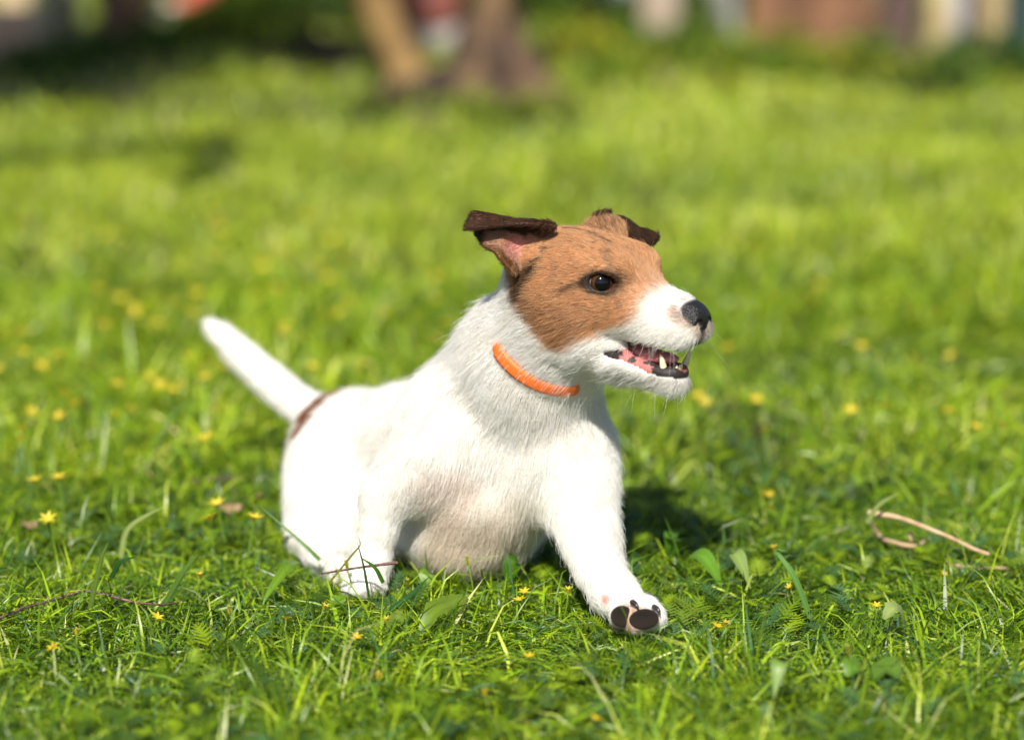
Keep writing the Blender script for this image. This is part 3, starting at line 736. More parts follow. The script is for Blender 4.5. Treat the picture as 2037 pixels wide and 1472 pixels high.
m_fur, nt, b = new_mat('fur')
at_ = nt.nodes.new('ShaderNodeAttribute'); at_.attribute_name = 'hcol'
nt.links.new(at_.outputs['Color'], b.inputs['Base Color']); b.inputs['Roughness'].default_value = 0.5; b.inputs['Specular IOR Level'].default_value = 0.35
tr = nt.nodes.new('ShaderNodeBsdfTranslucent'); nt.links.new(at_.outputs['Color'], tr.inputs[0])
mx = nt.nodes.new('ShaderNodeMixShader'); mx.inputs[0].default_value = 0.48
nt.links.new(b.outputs[0], mx.inputs[1]); nt.links.new(tr.outputs[0], mx.inputs[2]); nt.links.new(mx.outputs[0], nt.nodes['Material Output'].inputs[0])
def hair_object(name, X, rad, C, mat, parent, tip=0.25):
    n, K, _ = X.shape
    hc = bpy.data.hair_curves.new(name); hc.add_curves([K]*n)
    hc.attributes['position'].data.foreach_set('vector', X.astype(np.float32).ravel())
    ra = hc.attributes.get('radius') or hc.attributes.new('radius', 'FLOAT', 'POINT')
    ra.data.foreach_set('value', (rad[:, None]*np.linspace(1, tip, K)[None]).astype(np.float32).ravel())
    ca = hc.attributes.new('hcol', 'FLOAT_COLOR', 'CURVE'); cc = np.ones((n, 4), np.float32); cc[:, :3] = C; ca.data.foreach_set('color', cc.ravel())
    hc.materials.append(mat); o = bpy.data.objects.new(name, hc); col.objects.link(o); o.parent = parent
    return o
X, rad, C = make_fur(); print('hairs', len(X))
fur = hair_object('fur', X, rad, C, m_fur, dog); fur['kind'] = 'stuff'
# whiskers on the muzzle, chin and brow
wx = []
for k in range(26):
    s = -1 if k % 3 else 1
    if k < 16: q = H(rng.uniform(.030, .058), s*0.0185, rng.uniform(-.042, -.028)); d = Hd(rng.uniform(-.3, .8), s*1.0, rng.uniform(-.9, -.1)); L = rng.uniform(.020, .038)
    elif k < 28: q = H(rng.uniform(.010, .052), s*rng.uniform(0, .010), -0.076+0.004*rng.random()); d = Hd(rng.uniform(-.6, .5), s*.4, -1); L = rng.uniform(.012, .022)
    else: q = H(0.006, -0.026, 0.017); d = Hd(.6, -.5, .9); L = rng.uniform(.006, .012)
    t = np.linspace(0, 1, 5)[:, None]; wx.append(q+d*L*t+np.array([0, 0, -0.25*L])*t*t)
hair_object('whiskers', np.array(wx), np.full(len(wx), .00010), np.tile([.80, .76, .70], (len(wx), 1)), m_fur, dog)['kind'] = 'stuff'
# ------------------------------------------------------------------ the lawn
def leaf_material(name, trans=0.4, rough=0.45, spec=0.35):
    m, nt, b = new_mat(name)
    a = nt.nodes.new('ShaderNodeVertexColor'); a.layer_name = 'Col'
    nt.links.new(a.outputs[0], b.inputs['Base Color']); b.inputs['Roughness'].default_value = rough; b.inputs['Specular IOR Level'].default_value = spec
    t = nt.nodes.new('ShaderNodeBsdfTranslucent'); g = nt.nodes.new('ShaderNodeMix'); g.data_type = 'RGBA'; g.blend_type = 'MULTIPLY'; g.inputs[0].default_value = 1
    g.inputs[7].default_value = (1.25, 1.15, 0.5, 1); nt.links.new(a.outputs[0], g.inputs[6]); nt.links.new(g.outputs[2], t.inputs[0])
    mx = nt.nodes.new('ShaderNodeMixShader'); mx.inputs[0].default_value = trans
    nt.links.new(b.outputs[0], mx.inputs[1]); nt.links.new(t.outputs[0], mx.inputs[2]); nt.links.new(mx.outputs[0], nt.nodes['Material Output'].inputs[0])
    return m
m_grass = leaf_material('grass', 0.36, 0.38, 0.5)
GREENS = np.array([[.060, .125, .008], [.150, .250, .008], [.260, .380, .010], [.390, .480, .016], [.52, .56, .080], [.070, .160, .050], [.58, .52, .22]])
def inside_dog(P):
    """field value of the dog at points (large outside its grid)"""
    ok = (P[:, 0] > gx[0]) & (P[:, 0] < gx[-1]) & (P[:, 1] > gy[0]) & (P[:, 1] < gy[-1]) & (P[:, 2] > gz[0]) & (P[:, 2] < gz[-1])
    out = np.full(len(P), 0.05)
    if ok.any(): out[ok] = sample_field(P[ok])
    return out
def blades(n, x0, x1, y0, y1, hmin, hmax, wmin, wmax, tilt, pal, patch=0.5, droop=0.6, dry=(0.93, 1.02, 1.1)):
    x = rng.uniform(x0, x1, n); y = rng.uniform(y0, y1, n)
    q = np.stack([x, y, np.zeros(n)], 1)
    pn = vnoise(q, 0.22, 61)+0.6*vnoise(q, 0.07, 62)
    keep = rng.random(n) < 0.80+patch*0.5*pn
    keep &= rng.random(n) > bare(x, y)*0.93
    x, y, q, pn = x[keep], y[keep], q[keep], pn[keep]; n = len(x)
    h = rng.uniform(hmin, hmax, n)*(1+0.28*pn); w = rng.uniform(wmin, wmax, n)*0.5
    az = rng.uniform(0, 2*math.pi, n)+0.9*vnoise(q, 0.10, 63)
    comb = vnoise(q, 0.16, 64)*2.6; lie = sstep(0.15, 0.7, vnoise(q, 0.13, 65))
    az = np.where(rng.random(n) < lie*0.75, comb+rng.normal(0, .35, n), az)
    t0 = np.clip(rng.normal(tilt, 0.32, n)+0.35*lie, 0.05, 1.45); bend = rng.uniform(0, droop, n)+0.2*lie
    d = np.stack([np.cos(az), np.sin(az)], 1); s = np.stack([-np.sin(az), np.cos(az)], 1)
    tw = rng.uniform(-0.9, 0.9, n)
    # three segments, narrowing to the tip
    P = np.zeros((n, 4, 3)); P[:, 0] = np.stack([x, y, ground_z(x, y)-0.002], 1); ang = t0.copy()
    for k in range(3):
        st = h/3; P[:, k+1, :2] = P[:, k, :2]+d*(np.sin(ang)*st)[:, None]; P[:, k+1, 2] = P[:, k, 2]+np.cos(ang)*st
        ang = ang+bend*(0.55+0.45*k)
        low = P[:, k+1, 2] < 0.004; P[low, k+1, 2] = 0.004+0.004*rng.random(low.sum())
    for sc in (1.0, 0.5):                                                       # grass under and against the dog is pressed down
        f = inside_dog(P[:, 1:].reshape(-1, 3)).reshape(n, 3).min(1) < 0.003
        if sc == 1.0: P[f, 1:, 2] = P[f, :1, 2]+(P[f, 1:, 2]-P[f, :1, 2])*0.40
        else:
            P, w, s, d, tw, pn = P[~f], w[~f], s[~f], d[~f], tw[~f], pn[~f]; n = len(P)
    ci = rng.choice(len(pal), n, p=pal); c = GREENS[ci]*(1+0.22*rng.normal(size=(n, 1))).clip(0.45, 1.6)
    c = c*(1+0.22*pn[:, None]*np.array([1.2, 0.9, 0.6]))
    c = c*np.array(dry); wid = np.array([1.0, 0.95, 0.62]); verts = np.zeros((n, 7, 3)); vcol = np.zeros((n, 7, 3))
    for k in range(3):
        sv_ = np.zeros((n, 3)); cs, sn = np.cos(tw*(0.4+0.5*k)), np.sin(tw*(0.4+0.5*k))
        sv_[:, :2] = s*cs[:, None]; sv_[:, 2] = sn*0.8
        verts[:, 2*k] = P[:, k]-sv_*(w*wid[k])[:, None]; verts[:, 2*k+1] = P[:, k]+sv_*(w*wid[k])[:, None]
    verts[:, 6] = P[:, 3]
    base = c*0.45+0.55*np.array([.22, .27, .06]); pale = rng.random(n) < 0.35
    vcol[:] = c[:, None]; vcol[pale, 0] = base[pale]; vcol[pale, 1] = base[pale]
    t = np.array([[0, 1, 3], [0, 3, 2], [2, 3, 5], [2, 5, 4], [4, 5, 6]])
    faces = (np.arange(n)[:, None, None]*7+t[None]).reshape(-1, 3)
    return verts.reshape(-1, 3), faces, vcol.reshape(-1, 3)
def lawn(sets):
    Vs, Fs, Cs = [], [], []; o = 0
    for a in sets:
        v, f, c = blades(*a[:-1], **a[-1]) if isinstance(a[-1], dict) else blades(*a)
        Vs.append(v); Fs.append(f+o); Cs.append(c); o += len(v)
    return np.concatenate(Vs), np.concatenate(Fs), np.concatenate(Cs)
PA = np.array([.24, .30, .23, .12, .03, .07, .01]); PB = np.array([.10, .24, .30, .25, .07, .03, .01]); PC = np.array([.03, .15, .31, .36, .13, .01, .01])
lv, lf, lc = lawn([
    (70000, -.62, .62, 1.50, 2.35, .012, .030, .0009, .0017, 0.95, PA, 0.9),
    (62000, -.62, .62, 1.50, 2.35, .022, .048, .0011, .0022, 1.10, PA, 0.9, 0.9),
    (14000, -.62, .62, 1.50, 2.35, .032, .062, .0018, .0034, 1.18, PA, 0.9, 0.7),
    (3000, -.62, .62, 1.50, 2.35, .038, .066, .0012, .0026, 0.50, PA, 0.9, 0.9),
    (16000, -.62, .62, 1.50, 2.35, .010, .020, .0018, .0034, 1.10, PA),
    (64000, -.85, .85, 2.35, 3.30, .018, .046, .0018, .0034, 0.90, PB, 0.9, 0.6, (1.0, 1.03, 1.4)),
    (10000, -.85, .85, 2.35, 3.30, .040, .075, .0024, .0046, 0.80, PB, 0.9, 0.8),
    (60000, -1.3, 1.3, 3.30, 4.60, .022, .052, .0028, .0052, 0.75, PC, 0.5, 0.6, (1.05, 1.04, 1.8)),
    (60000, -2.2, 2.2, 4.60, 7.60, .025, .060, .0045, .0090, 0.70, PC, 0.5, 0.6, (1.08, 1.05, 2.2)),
    (24000, -4.5, 4.5, 7.60, 13.0, .040, .100, .0090, .0180, 0.55, PC),
    (14000, -1.6, -.62, 1.2, 3.3, .020, .050, .0030, .0060, 0.7, PB), (14000, .62, 1.6, 1.2, 3.3, .020, .050, .0030, .0060, 0.7, PB)])
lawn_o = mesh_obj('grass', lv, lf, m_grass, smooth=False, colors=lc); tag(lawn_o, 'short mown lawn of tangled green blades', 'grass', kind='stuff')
print('lawn tris', len(lf))

# low feathery herb leaves between the blades: small leaflets on short midribs
def herb_cover(n, x0, x1, y0, y1):
    x = rng.uniform(x0, x1, n); y = rng.uniform(y0, y1, n); q = np.stack([x, y, np.zeros(n)], 1)
    keep = vnoise(q, 0.11, 71) > 0.05; x, y = x[keep], y[keep]; n = len(x)
    az = rng.uniform(0, 2*math.pi, n); L = rng.uniform(.012, .026, n); el = rng.uniform(0.15, 0.9, n)
    d = np.stack([np.cos(az)*np.cos(el), np.sin(az)*np.cos(el), np.sin(el)], 1); s = np.stack([-np.sin(az), np.cos(az), np.zeros(n)], 1)
    root = np.stack([x, y, ground_z(x, y)+rng.uniform(.004, .016, n)], 1); vs, fs, cs = [], [], []; o = 0
    c = GREENS[rng.choice([0, 1, 2, 5], n)]*rng.uniform(.7, 1.1, (n, 1))
    for k in range(6):
        for sg in (-1, 1):
            t = (k+1)/7; b0 = root+d*(L*t)[:, None]+np.array([0, 0, -0.25])*(L*t*t)[:, None]
            tip = b0+(s*sg*0.42*math.sin(math.pi*(0.25+0.7*t))+d*0.22)*L[:, None]; wv_ = d*(L*0.05)[:, None]
            v = np.stack([b0-wv_, b0+wv_, tip], 1).reshape(-1, 3); vs.append(v); fs.append(np.arange(n*3).reshape(-1, 3)+o); cs.append(np.repeat(c, 3, 0)); o += n*3
    V_, F_, C_ = np.concatenate(vs), np.concatenate(fs), np.concatenate(cs)
    bad = inside_dog(V_) < 0.002; ok = ~bad[F_].any(1)
    return V_, F_[ok], C_
hv, hf, hc_ = herb_cover(6000, -.55, .55, 1.55, 2.5)
tag(mesh_obj('ground_cover', hv, hf, m_grass, smooth=False, colors=hc_), 'feathery low herb leaves among the grass', 'ground cover', kind='stuff')

# ------------------------------------------------------------------ small plants and litter
m_leaf = leaf_material('broad_leaf', 0.45, 0.40, 0.4); m_petal = leaf_material('yellow_petal', 0.35, 0.45, 0.3)
def strip_mesh(mid, side, width, c, cup=0.0, up=None):
    """a leaf surface from a mid line, side vectors and half widths; five across so that it can cup"""
    n = len(mid); v = []; cc = []
    for i in range(n):
        for k in (-1, -.5, 0, .5, 1):
            v.append(mid[i]+side[i]*width[i]*k+np.array([0, 0, 1])*cup*width[i]*(abs(k)**1.6)); cc.append(c*(1.25 if k == 0 else 1.0))
    f = [(i*5+k, i*5+k+1, (i+1)*5+k+1, (i+1)*5+k) for i in range(n-1) for k in range(4)]
    return np.array(v), f, np.array(cc)
def broad_leaf(name, px0, px1, z0, z1, wid, lobes, label, cat, c=(.14, .27, .02), arch=0.012, group=None, bare=False):
    """a leaf from the ground at px0 to its tip at px1 (picture places resolved to real points)"""
    A = ground_at(*px0, z0); B = ground_at(*px1, z1); n = 40; t = np.linspace(0, 1, n)
    mid = A+(B-A)*t[:, None]+np.array([0, 0, arch])*(4*t*(1-t))[:, None]
    T = np.gradient(mid, axis=0); T /= np.linalg.norm(T, axis=1, keepdims=True)
    sd2 = np.cross(T, np.array([0.05, -0.35, 0.94])); sd2 /= np.linalg.norm(sd2, axis=1, keepdims=True)
    prof = np.sin(math.pi*np.clip(t*0.97+0.01, 0, 1)**1.2)**0.75
    if lobes: prof = prof*(0.70+0.30*((t*(lobes+2)+.1) % 1.0)**0.8)
    mid = mid+np.stack([vnoise(mid, .03, 85), vnoise(mid, .03, 86), vnoise(mid, .02, 87)], 1)*0.004
    v, f, cc = strip_mesh(mid, sd2, wid*np.maximum(prof, 0.05), np.array(c), cup=0.25)
    base = Vector(A); o = mesh_obj(name, v-A, f, m_leaf, colors=cc); o.location = base
    return tag(o, label, cat, group)
for a in (
    ('dandelion_leaf', (838, 1290), (925, 1192), .002, .026, .0105, 5, 'large toothed dandelion leaf standing up in front of the brisket', 'leaf', (.15, .24, .02)),
    ('dandelion_leaf', (765, 1285), (806, 1236), .002, .022, .0070, 4, 'small rounded dandelion leaf left of the large toothed one', 'leaf', (.19, .28, .04)),
    ('dandelion_leaf', (842, 1198), (858, 1145), .006, .024, .0075, 4, 'toothed leaf tip lit from behind beside the near forefoot', 'leaf', (.17, .31, .03)),
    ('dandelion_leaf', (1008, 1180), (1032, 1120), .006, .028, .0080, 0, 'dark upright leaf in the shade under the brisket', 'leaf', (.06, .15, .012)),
    ('plantain_leaf', (1492, 1172), (1455, 1108), .010, .030, .0065, 0, 'pale oblong leaf standing up right of the raised paw', 'leaf', (.26, .36, .10)),
    ('plantain_leaf', (1440, 1172), (1352, 1122), .010, .022, .0080, 0, 'glossy bright leaf arching towards the raised foreleg', 'leaf', (.15, .32, .03)),
    ('plantain_leaf', (1335, 1118), (1342, 1070), .006, .028, .0085, 0, 'broad leaf in the shade behind the outstretched foreleg', 'leaf', (.12, .26, .03)),
    ('dandelion_leaf', (1800, 1255), (1755, 1225), .012, .026, .0080, 3, 'pale folded leaf on the bright tuft at the right', 'leaf', (.30, .38, .12)),
    ('clover_leaf', (1725, 1376), (1682, 1352), .006, .018, .0095, 0, 'left one of two roundish leaves near the bottom edge', 'leaf', (.13, .26, .02)),
    ('clover_leaf', (1722, 1376), (1785, 1350), .006, .018, .0100, 0, 'right one of two roundish leaves near the bottom edge', 'leaf', (.13, .24, .03)),
    ('dandelion_leaf', (668, 1255), (674, 1200), .002, .024, .0075, 3, 'bright blurred leaf in front of the hind foot', 'leaf', (.15, .27, .02)),
    ('plantain_leaf', (520, 1205), (602, 1118), .010, .026, .0048, 0, 'narrow ribbed leaf just left of the hind foot', 'leaf', (.15, .28, .02)),
    ('plantain_leaf', (1535, 1392), (1552, 1330), .018, .034, .0060, 0, 'blurred light upright leaf below the bright tuft', 'leaf', (.20, .32, .06)),
): broad_leaf(*a)
# long blades that stand out singly against the coat
def long_blade(pts_, wid, label, c, name='grass_blade'):
    P = np.array([at(*p) for p in pts_]); P = spline_grid(P[:, None].repeat(2, 1), 18, 2)[:, 0]
    T = np.gradient(P, axis=0); T /= np.linalg.norm(T, axis=1, keepdims=True)
    sd2 = np.cross(T, np.array([0.3, -0.9, 0.2])); sd2 /= np.linalg.norm(sd2, axis=1, keepdims=True)
    t = np.linspace(0, 1, 18); v, f, cc = strip_mesh(P, sd2, wid*np.clip(1.05-t**2.2, 0.06, 1), np.array(c), cup=0.5)
    o = mesh_obj(name, v-P[0], f, m_leaf, colors=cc); o.location = Vector(P[0]); return tag(o, label, 'grass blade')
for a in (
    ([(735, 1195, 1.975), (724, 1130, 1.97), (710, 1076, 1.965)], .0010, 'dark upright blade crossing the near forefoot', (.04, .10, .02)),
    ([(762, 1160, 1.975), (745, 1130, 1.97), (716, 1108, 1.968)], .0016, 'curved glossy blade leaning over the near forefoot', (.06, .16, .02)),
    ([(655, 1160, 1.98), (700, 1105, 1.975), (716, 1085, 1.972), (713, 1068, 1.97)], .0008, 'thin yellowish bent stalk crossing the dark blade', (.25, .24, .05)),
    ([(765, 1222, 1.96), (810, 1190, 1.955), (855, 1146, 1.95)], .0020, 'bluish blade pointing up at the brisket', (.05, .15, .06)),
    ([(636, 1115, 2.06), (605, 1085, 2.07), (510, 1000, 2.09)], .0016, 'long soft blade across the hind quarter outline', (.09, .20, .04)),
    ([(1725, 1042, 2.12), (1750, 1005, 2.12), (1790, 980, 2.12)], .0022, 'pale blade rising over the dry stalk', (.30, .38, .12)),
    ([(180, 1210, 1.96), (200, 1120, 1.95), (215, 1078, 1.945)], .0020, 'tall pale blade at the left above the dark twig', (.18, .28, .05)),
    ([(330, 1200, 1.95), (365, 1140, 1.94), (394, 1102, 1.935)], .0022, 'straight pale blade leaning right left of the dog', (.15, .28, .06)),
    ([(222, 1150, 1.99), (240, 1120, 1.985), (272, 1107, 1.98)], .0018, 'dark arched blade near the left twig', (.04, .12, .03)),
    ([(240, 1110, 2.1), (258, 1050, 2.1), (330, 1005, 2.1)], .0022, 'pale arching blade in the blurred grass at left', (.34, .42, .14)),
    ([(1612, 1230, 1.95), (1580, 1150, 1.95), (1545, 1098, 1.955), (1562, 1096, 1.95)], .0022, 'looping broad blade on the bright tuft', (.13, .27, .06)),
): long_blade(*a)

# yellow star flowers: a stem and six petals each; far ones, a blur in the picture, are one mesh
m_stem = leaf_material('flower_stem', 0.2)
def petal_mesh(petal, yellow):
    v = []; f = []; cc = []; n = 6
    for i in range(n):
        t = i/(n-1); w = petal*0.19*math.sin(math.pi*min(1, 0.18+0.80*t)); z = petal*0.16*math.sin(t*2.2)
        for sg in (-1, 0, 1): v.append((petal*t, w*sg, z+abs(sg)*w*0.45)); cc.append(np.array(yellow)*(0.95 if sg else 0.75)*np.array([1-0.35*(t < .2), 1, 1]))
    for i in range(n-1):
        for q in (0, 1): f.append((i*3+q, i*3+q+1, i*3+q+4, i*3+q+3))
    return np.array(v), f, np.array(cc)
def stem_pts(h): t = np.linspace(0, 1, 6); return np.stack([0.12*h*np.sin(t*2), 0.06*h*t*t, h*t], 1)
def flower_proto(petal, openness, yellow, h):
    root = empty('star_flower')
    st = tube('stem', stem_pts(h), np.full(6, .0006), m_stem, root, 5)
    c = st.data.color_attributes.new('Col', 'FLOAT_COLOR', 'POINT'); c.data.foreach_set('color', np.tile(np.array([.16, .25, .03, 1], np.float32), (len(st.data.vertices), 1)).ravel())
    pv, pf, pc = petal_mesh(petal, yellow); first = None
    for k in range(6):
        if first is None: o = first = mesh_obj('petal', pv, pf, m_petal, root, colors=pc)
        else: o = bpy.data.objects.new('petal', first.data); col.objects.link(o); o.parent = root
        o.location = Vector(stem_pts(h)[-1]); o.rotation_euler = (0, -(math.pi/2-openness), k*math.pi/3+0.15*(k % 2))
    return root
def copy_thing(root):
    r = root.copy(); col.objects.link(r)
    for ch in root.children:
        c = ch.copy(); col.objects.link(c); c.parent = r
    return r
protos = [flower_proto(.0058, 1.15, (.84, .62, .03), .022), flower_proto(.0062, 0.75, (.72, .58, .06), .024), flower_proto(.0080, 0.38, (.46, .48, .08), .034)]
used = [False]*3
def place_flower(px, py, kind, label, h=None):
    hz = (.022, .024, .034)[kind]; z = hz if h is None else h
    p = ground_at(px, py, z)
    r = protos[kind] if not used[kind] else copy_thing(protos[kind]); used[kind] = True
    r.location = Vector((p[0], p[1], z-hz)); r.rotation_euler = (rng.uniform(-.25, .55), rng.uniform(-.3, .3), rng.uniform(-1, 1)); r['label'] = label; r['category'] = 'flower'; r['group'] = 'yellow star flowers in the grass'
for a in (
    (1045, 1307, 0, 'sharp yellow star flower alone below the brisket, in the lower middle'),
    (1040, 1196, 0, 'lower of two yellow star flowers under the brisket'), (1046, 1172, 0, 'upper of two yellow star flowers under the brisket'),
    (1117, 1180, 1, 'half open yellow flower just left of the outstretched foreleg'), (942, 1128, 2, 'slender closed bud standing in front of the brisket'),
    (772, 1240, 1, 'yellow flower beside the small rounded dandelion leaf'), (1400, 1244, 0, 'yellow star flower just right of the raised paw'),
    (1436, 1248, 1, 'second yellow flower right of the raised paw, half hidden'), (1735, 1205, 0, 'small yellow flower on the bright tuft at the right'),
    (1842, 1137, 1, 'yellow flower near the low end of the dry stalk'), (1549, 1098, 1, 'yellow flower behind the looping blade'), (1560, 1002, 2, 'pale spiky bud above the tuft behind the raised paw'),
    (700, 1135, 2, 'yellow-green bud leaning over the twig at the near forefoot'), (775, 1148, 2, 'yellow-green bud spreading beside the near forefoot'), (612, 1208, 1, 'blurred yellow flower in front of the hind foot'),
    (471, 1226, 2, 'tall pale blurred bud at the lower left of the dog'), (557, 1236, 0, 'blurred yellow flower below the hind foot'), (385, 1149, 1, 'yellow flower among the blades left of the hind foot'),
    (710, 1265, 0, 'blurred yellow flower left of the dandelion leaves'), (738, 1354, 1, 'very blurred yellow flower in the lower foreground'), (972, 1388, 1, 'blurred yellow flower below the sharp one'),
    (1148, 1424, 0, 'blurred orange yellow flower at the bottom middle'), (144, 1267, 1, 'upper blurred yellow flower at lower left under the twig'), (113, 1277, 0, 'lower blurred yellow flower at lower left under the twig'),
    (290, 1219, 0, 'small yellow flower left of the tall pale bud'), (1500, 983, 0, 'left of two blurred yellow flowers behind the raised paw'), (1531, 985, 0, 'right of two blurred yellow flowers behind the raised paw'),
    (1590, 1165, 1, 'yellowish flower in the heart of the bright tuft'), (1700, 1290, 2, 'pale spiky bud low on the bright tuft')): place_flower(*a)
def far_flower():
    v, f, cc = [], [], []; pv, pf, pc = petal_mesh(.0078, (.85, .68, .06))
    for k in range(6):
        a = k*math.pi/3; Rz = np.array([[math.cos(a), -math.sin(a), 0], [math.sin(a), math.cos(a), 0], [0, 0, 1]]); Ry = np.array([[math.sin(1.1), 0, -math.cos(1.1)], [0, 1, 0], [math.cos(1.1), 0, math.sin(1.1)]])
        f += [tuple(i+len(v) for i in q) for q in pf]; v += list(pv @ Ry.T @ Rz.T+[0, 0, .04]); cc += list(pc)
    b0 = len(v); v += [np.array([-.0007, 0, 0]), np.array([.0007, 0, 0]), np.array([.0007, 0, .04]), np.array([-.0007, 0, .04])]; f.append((b0, b0+1, b0+2, b0+3)); cc += [np.array([.15, .25, .03])]*4
    return mesh_obj('star_flower', v, f, m_petal, colors=np.array(cc))
ff = far_flower(); first = True
more_ = [(float(rng.uniform(10, 900)), float(rng.uniform(430, 900))) for _ in range(95)]+[(float(rng.uniform(1250, 2000)), float(rng.uniform(450, 900))) for _ in range(16)]
more_ = [q for q in more_ if not (540 < q[0] < 1250 and q[1] > 700)]
for (px, py) in ((375, 735), (402, 748), (350, 757), (105, 806), (297, 660), (315, 715), (490, 790), (482, 826), (190, 665), (575, 690), (630, 650), (780, 731), (850, 696), (88, 981), (130, 974), (625, 746), (155, 497),
                 (500, 592), (1410, 800), (1470, 790), (1396, 812), (1540, 880), (660, 560), (1600, 570), (1760, 832), (464, 1053), (482, 1056), (110, 1030), (60, 720), (240, 600), (700, 520), (430, 520), (1700, 700), (1850, 640), (420, 770), (455, 1020), (780, 300), (690, 330))+tuple(more_):
    p = ground_at(px, py, .04); o = ff if first else ff.copy()
    if not first: col.objects.link(o)
    first = False
    o.location = (p[0], p[1], 0); o.rotation_euler = (rng.uniform(-.2, .6), rng.uniform(-.3, .3), rng.uniform(0, 6)); o.scale = (1.2,)*3 if py > 600 else (1.45, 1.45, 1.1)
    tag(o, 'out of focus yellow flower dotting the lawn behind the dog', 'flower', 'blurred yellow flowers behind the dog')

# twigs, dry stalks, dead leaves
def bark_mat(name, c1, c2, sc=60, rough=0.8, bump=0.004):
    m, nt, b = new_mat(name); t = nt.nodes.new('ShaderNodeTexCoord'); n_ = nt.nodes.new('ShaderNodeTexNoise'); n_.inputs['Scale'].default_value = sc; n_.inputs['Detail'].default_value = 6
    r = nt.nodes.new('ShaderNodeValToRGB'); r.color_ramp.elements[0].color = (*c1, 1); r.color_ramp.elements[1].color = (*c2, 1); r.color_ramp.elements[0].position = .35; r.color_ramp.elements[1].position = .65
    nt.links.new(t.outputs['Object'], n_.inputs['Vector']); nt.links.new(n_.outputs[0], r.inputs[0]); nt.links.new(r.outputs[0], b.inputs['Base Color'])
    bp = nt.nodes.new('ShaderNodeBump'); bp.inputs['Strength'].default_value = .7; bp.inputs['Distance'].default_value = bump; nt.links.new(n_.outputs[0], bp.inputs['Height']); nt.links.new(bp.outputs[0], b.inputs['Normal'])
    b.inputs['Roughness'].default_value = rough; return m
m_twig = bark_mat('purple_bark', (.045, .018, .018), (.22, .12, .11), 400, 0.6, .0005); m_straw = bark_mat('dry_straw', (.42, .27, .15), (.56, .40, .25), 120, 0.7, .0005); m_dead = bark_mat('dead_leaf', (.30, .17, .11), (.45, .28, .20), 90)
def twig(name, pts_, r, mat, label, cat):
    P = np.array([ground_at(*p) for p in pts_]); n = 8*len(P); P = spline_grid(P[:, None].repeat(2, 1), n, 2)[:, 0]
    P += np.stack([vnoise(P, .022, 81), vnoise(P, .022, 82), vnoise(P, .022, 83)], 1)*r*0.7
    rr = r*(1-0.35*np.linspace(0, 1, n))*(1+0.22*np.clip(vnoise(P, .006, 84), -.3, 1)); o = tube(name, P-P[0], rr, mat, None, 8); o.location = Vector(P[0]); return tag(o, label, cat)
twig('twig', [(792, 1119, .048), (740, 1127, .043), (690, 1134, .038), (640, 1140, .032)], .0011, m_twig, 'short purplish twig lying across the near forefoot', 'twig')
twig('twig', [(-20, 1238, .016), (50, 1210, .018), (120, 1188, .016), (175, 1174, .020), (240, 1192, .020), (310, 1203, .014), (375, 1196, .006)], .0012, m_twig, 'long dark twig winding through the grass at lower left', 'twig')
twig('twig', [(380, 958, .014), (440, 950, .018), (530, 952, .012)], .0018, m_twig, 'blurred dark twig lying left of the hind quarters', 'twig')
twig('dry_stalk', [(1728, 1021, .040), (1790, 1032, .038), (1870, 1062, .032), (1965, 1103, .020)], .0022, m_straw, 'long dry pinkish stalk arching over the grass at the right', 'stalk')
twig('dry_stalk', [(1740, 1062, .012), (1770, 1076, .014), (1822, 1084, .014), (1850, 1072, .010)], .0020, m_straw, 'short dry stalk lying under the long one', 'stalk')
twig('dry_stalk', [(1812, 1056, .026), (1815, 1075, .018), (1812, 1100, .004)], .0018, m_straw, 'stub of dry stalk standing under the long one', 'stalk')
twig('dry_stalk', [(1730, 1022, .035), (1738, 1050, .020), (1760, 1080, .006)], .0017, m_straw, 'broken dry stalk hanging from the arching one', 'stalk')
twig('dry_stalk', [(1880, 1122, .006), (1940, 1128, .010), (2040, 1134, .006)], .0016, m_straw, 'faded dry stalk half hidden at the right edge', 'stalk')
def dead_leaf(px, py, size, yaw, label):
    p = ground_at(px, py, .012); n = 9; t = np.linspace(-1, 1, n); v = []; f = []
    for i in range(n):
        w = .42*math.sqrt(max(0, 1-t[i]**2))+.02
        for k in (-1, -.4, .4, 1): v.append((t[i]*size, k*w*size, size*(.30*abs(k)+.25*t[i]*t[i]+.05*math.sin(7*t[i]+k))))
    for i in range(n-1):
        for k in range(3): f.append((i*4+k, i*4+k+1, i*4+k+5, i*4+k+4))
    o = mesh_obj('dead_leaf', v, f, m_dead); o.location = Vector(p); o.rotation_euler = (.5, .2, yaw); tag(o, label, 'leaf')
dead_leaf(448, 1018, .013, .7, 'curled pinkish brown dead leaf lying left of the hind quarters'); dead_leaf(510, 993, .009, 2.0, 'small brown dead leaf fragment close to the hind quarters')
dead_leaf(52, 1052, .011, 1.2, 'brown dead leaf upright in the blurred grass at far left')
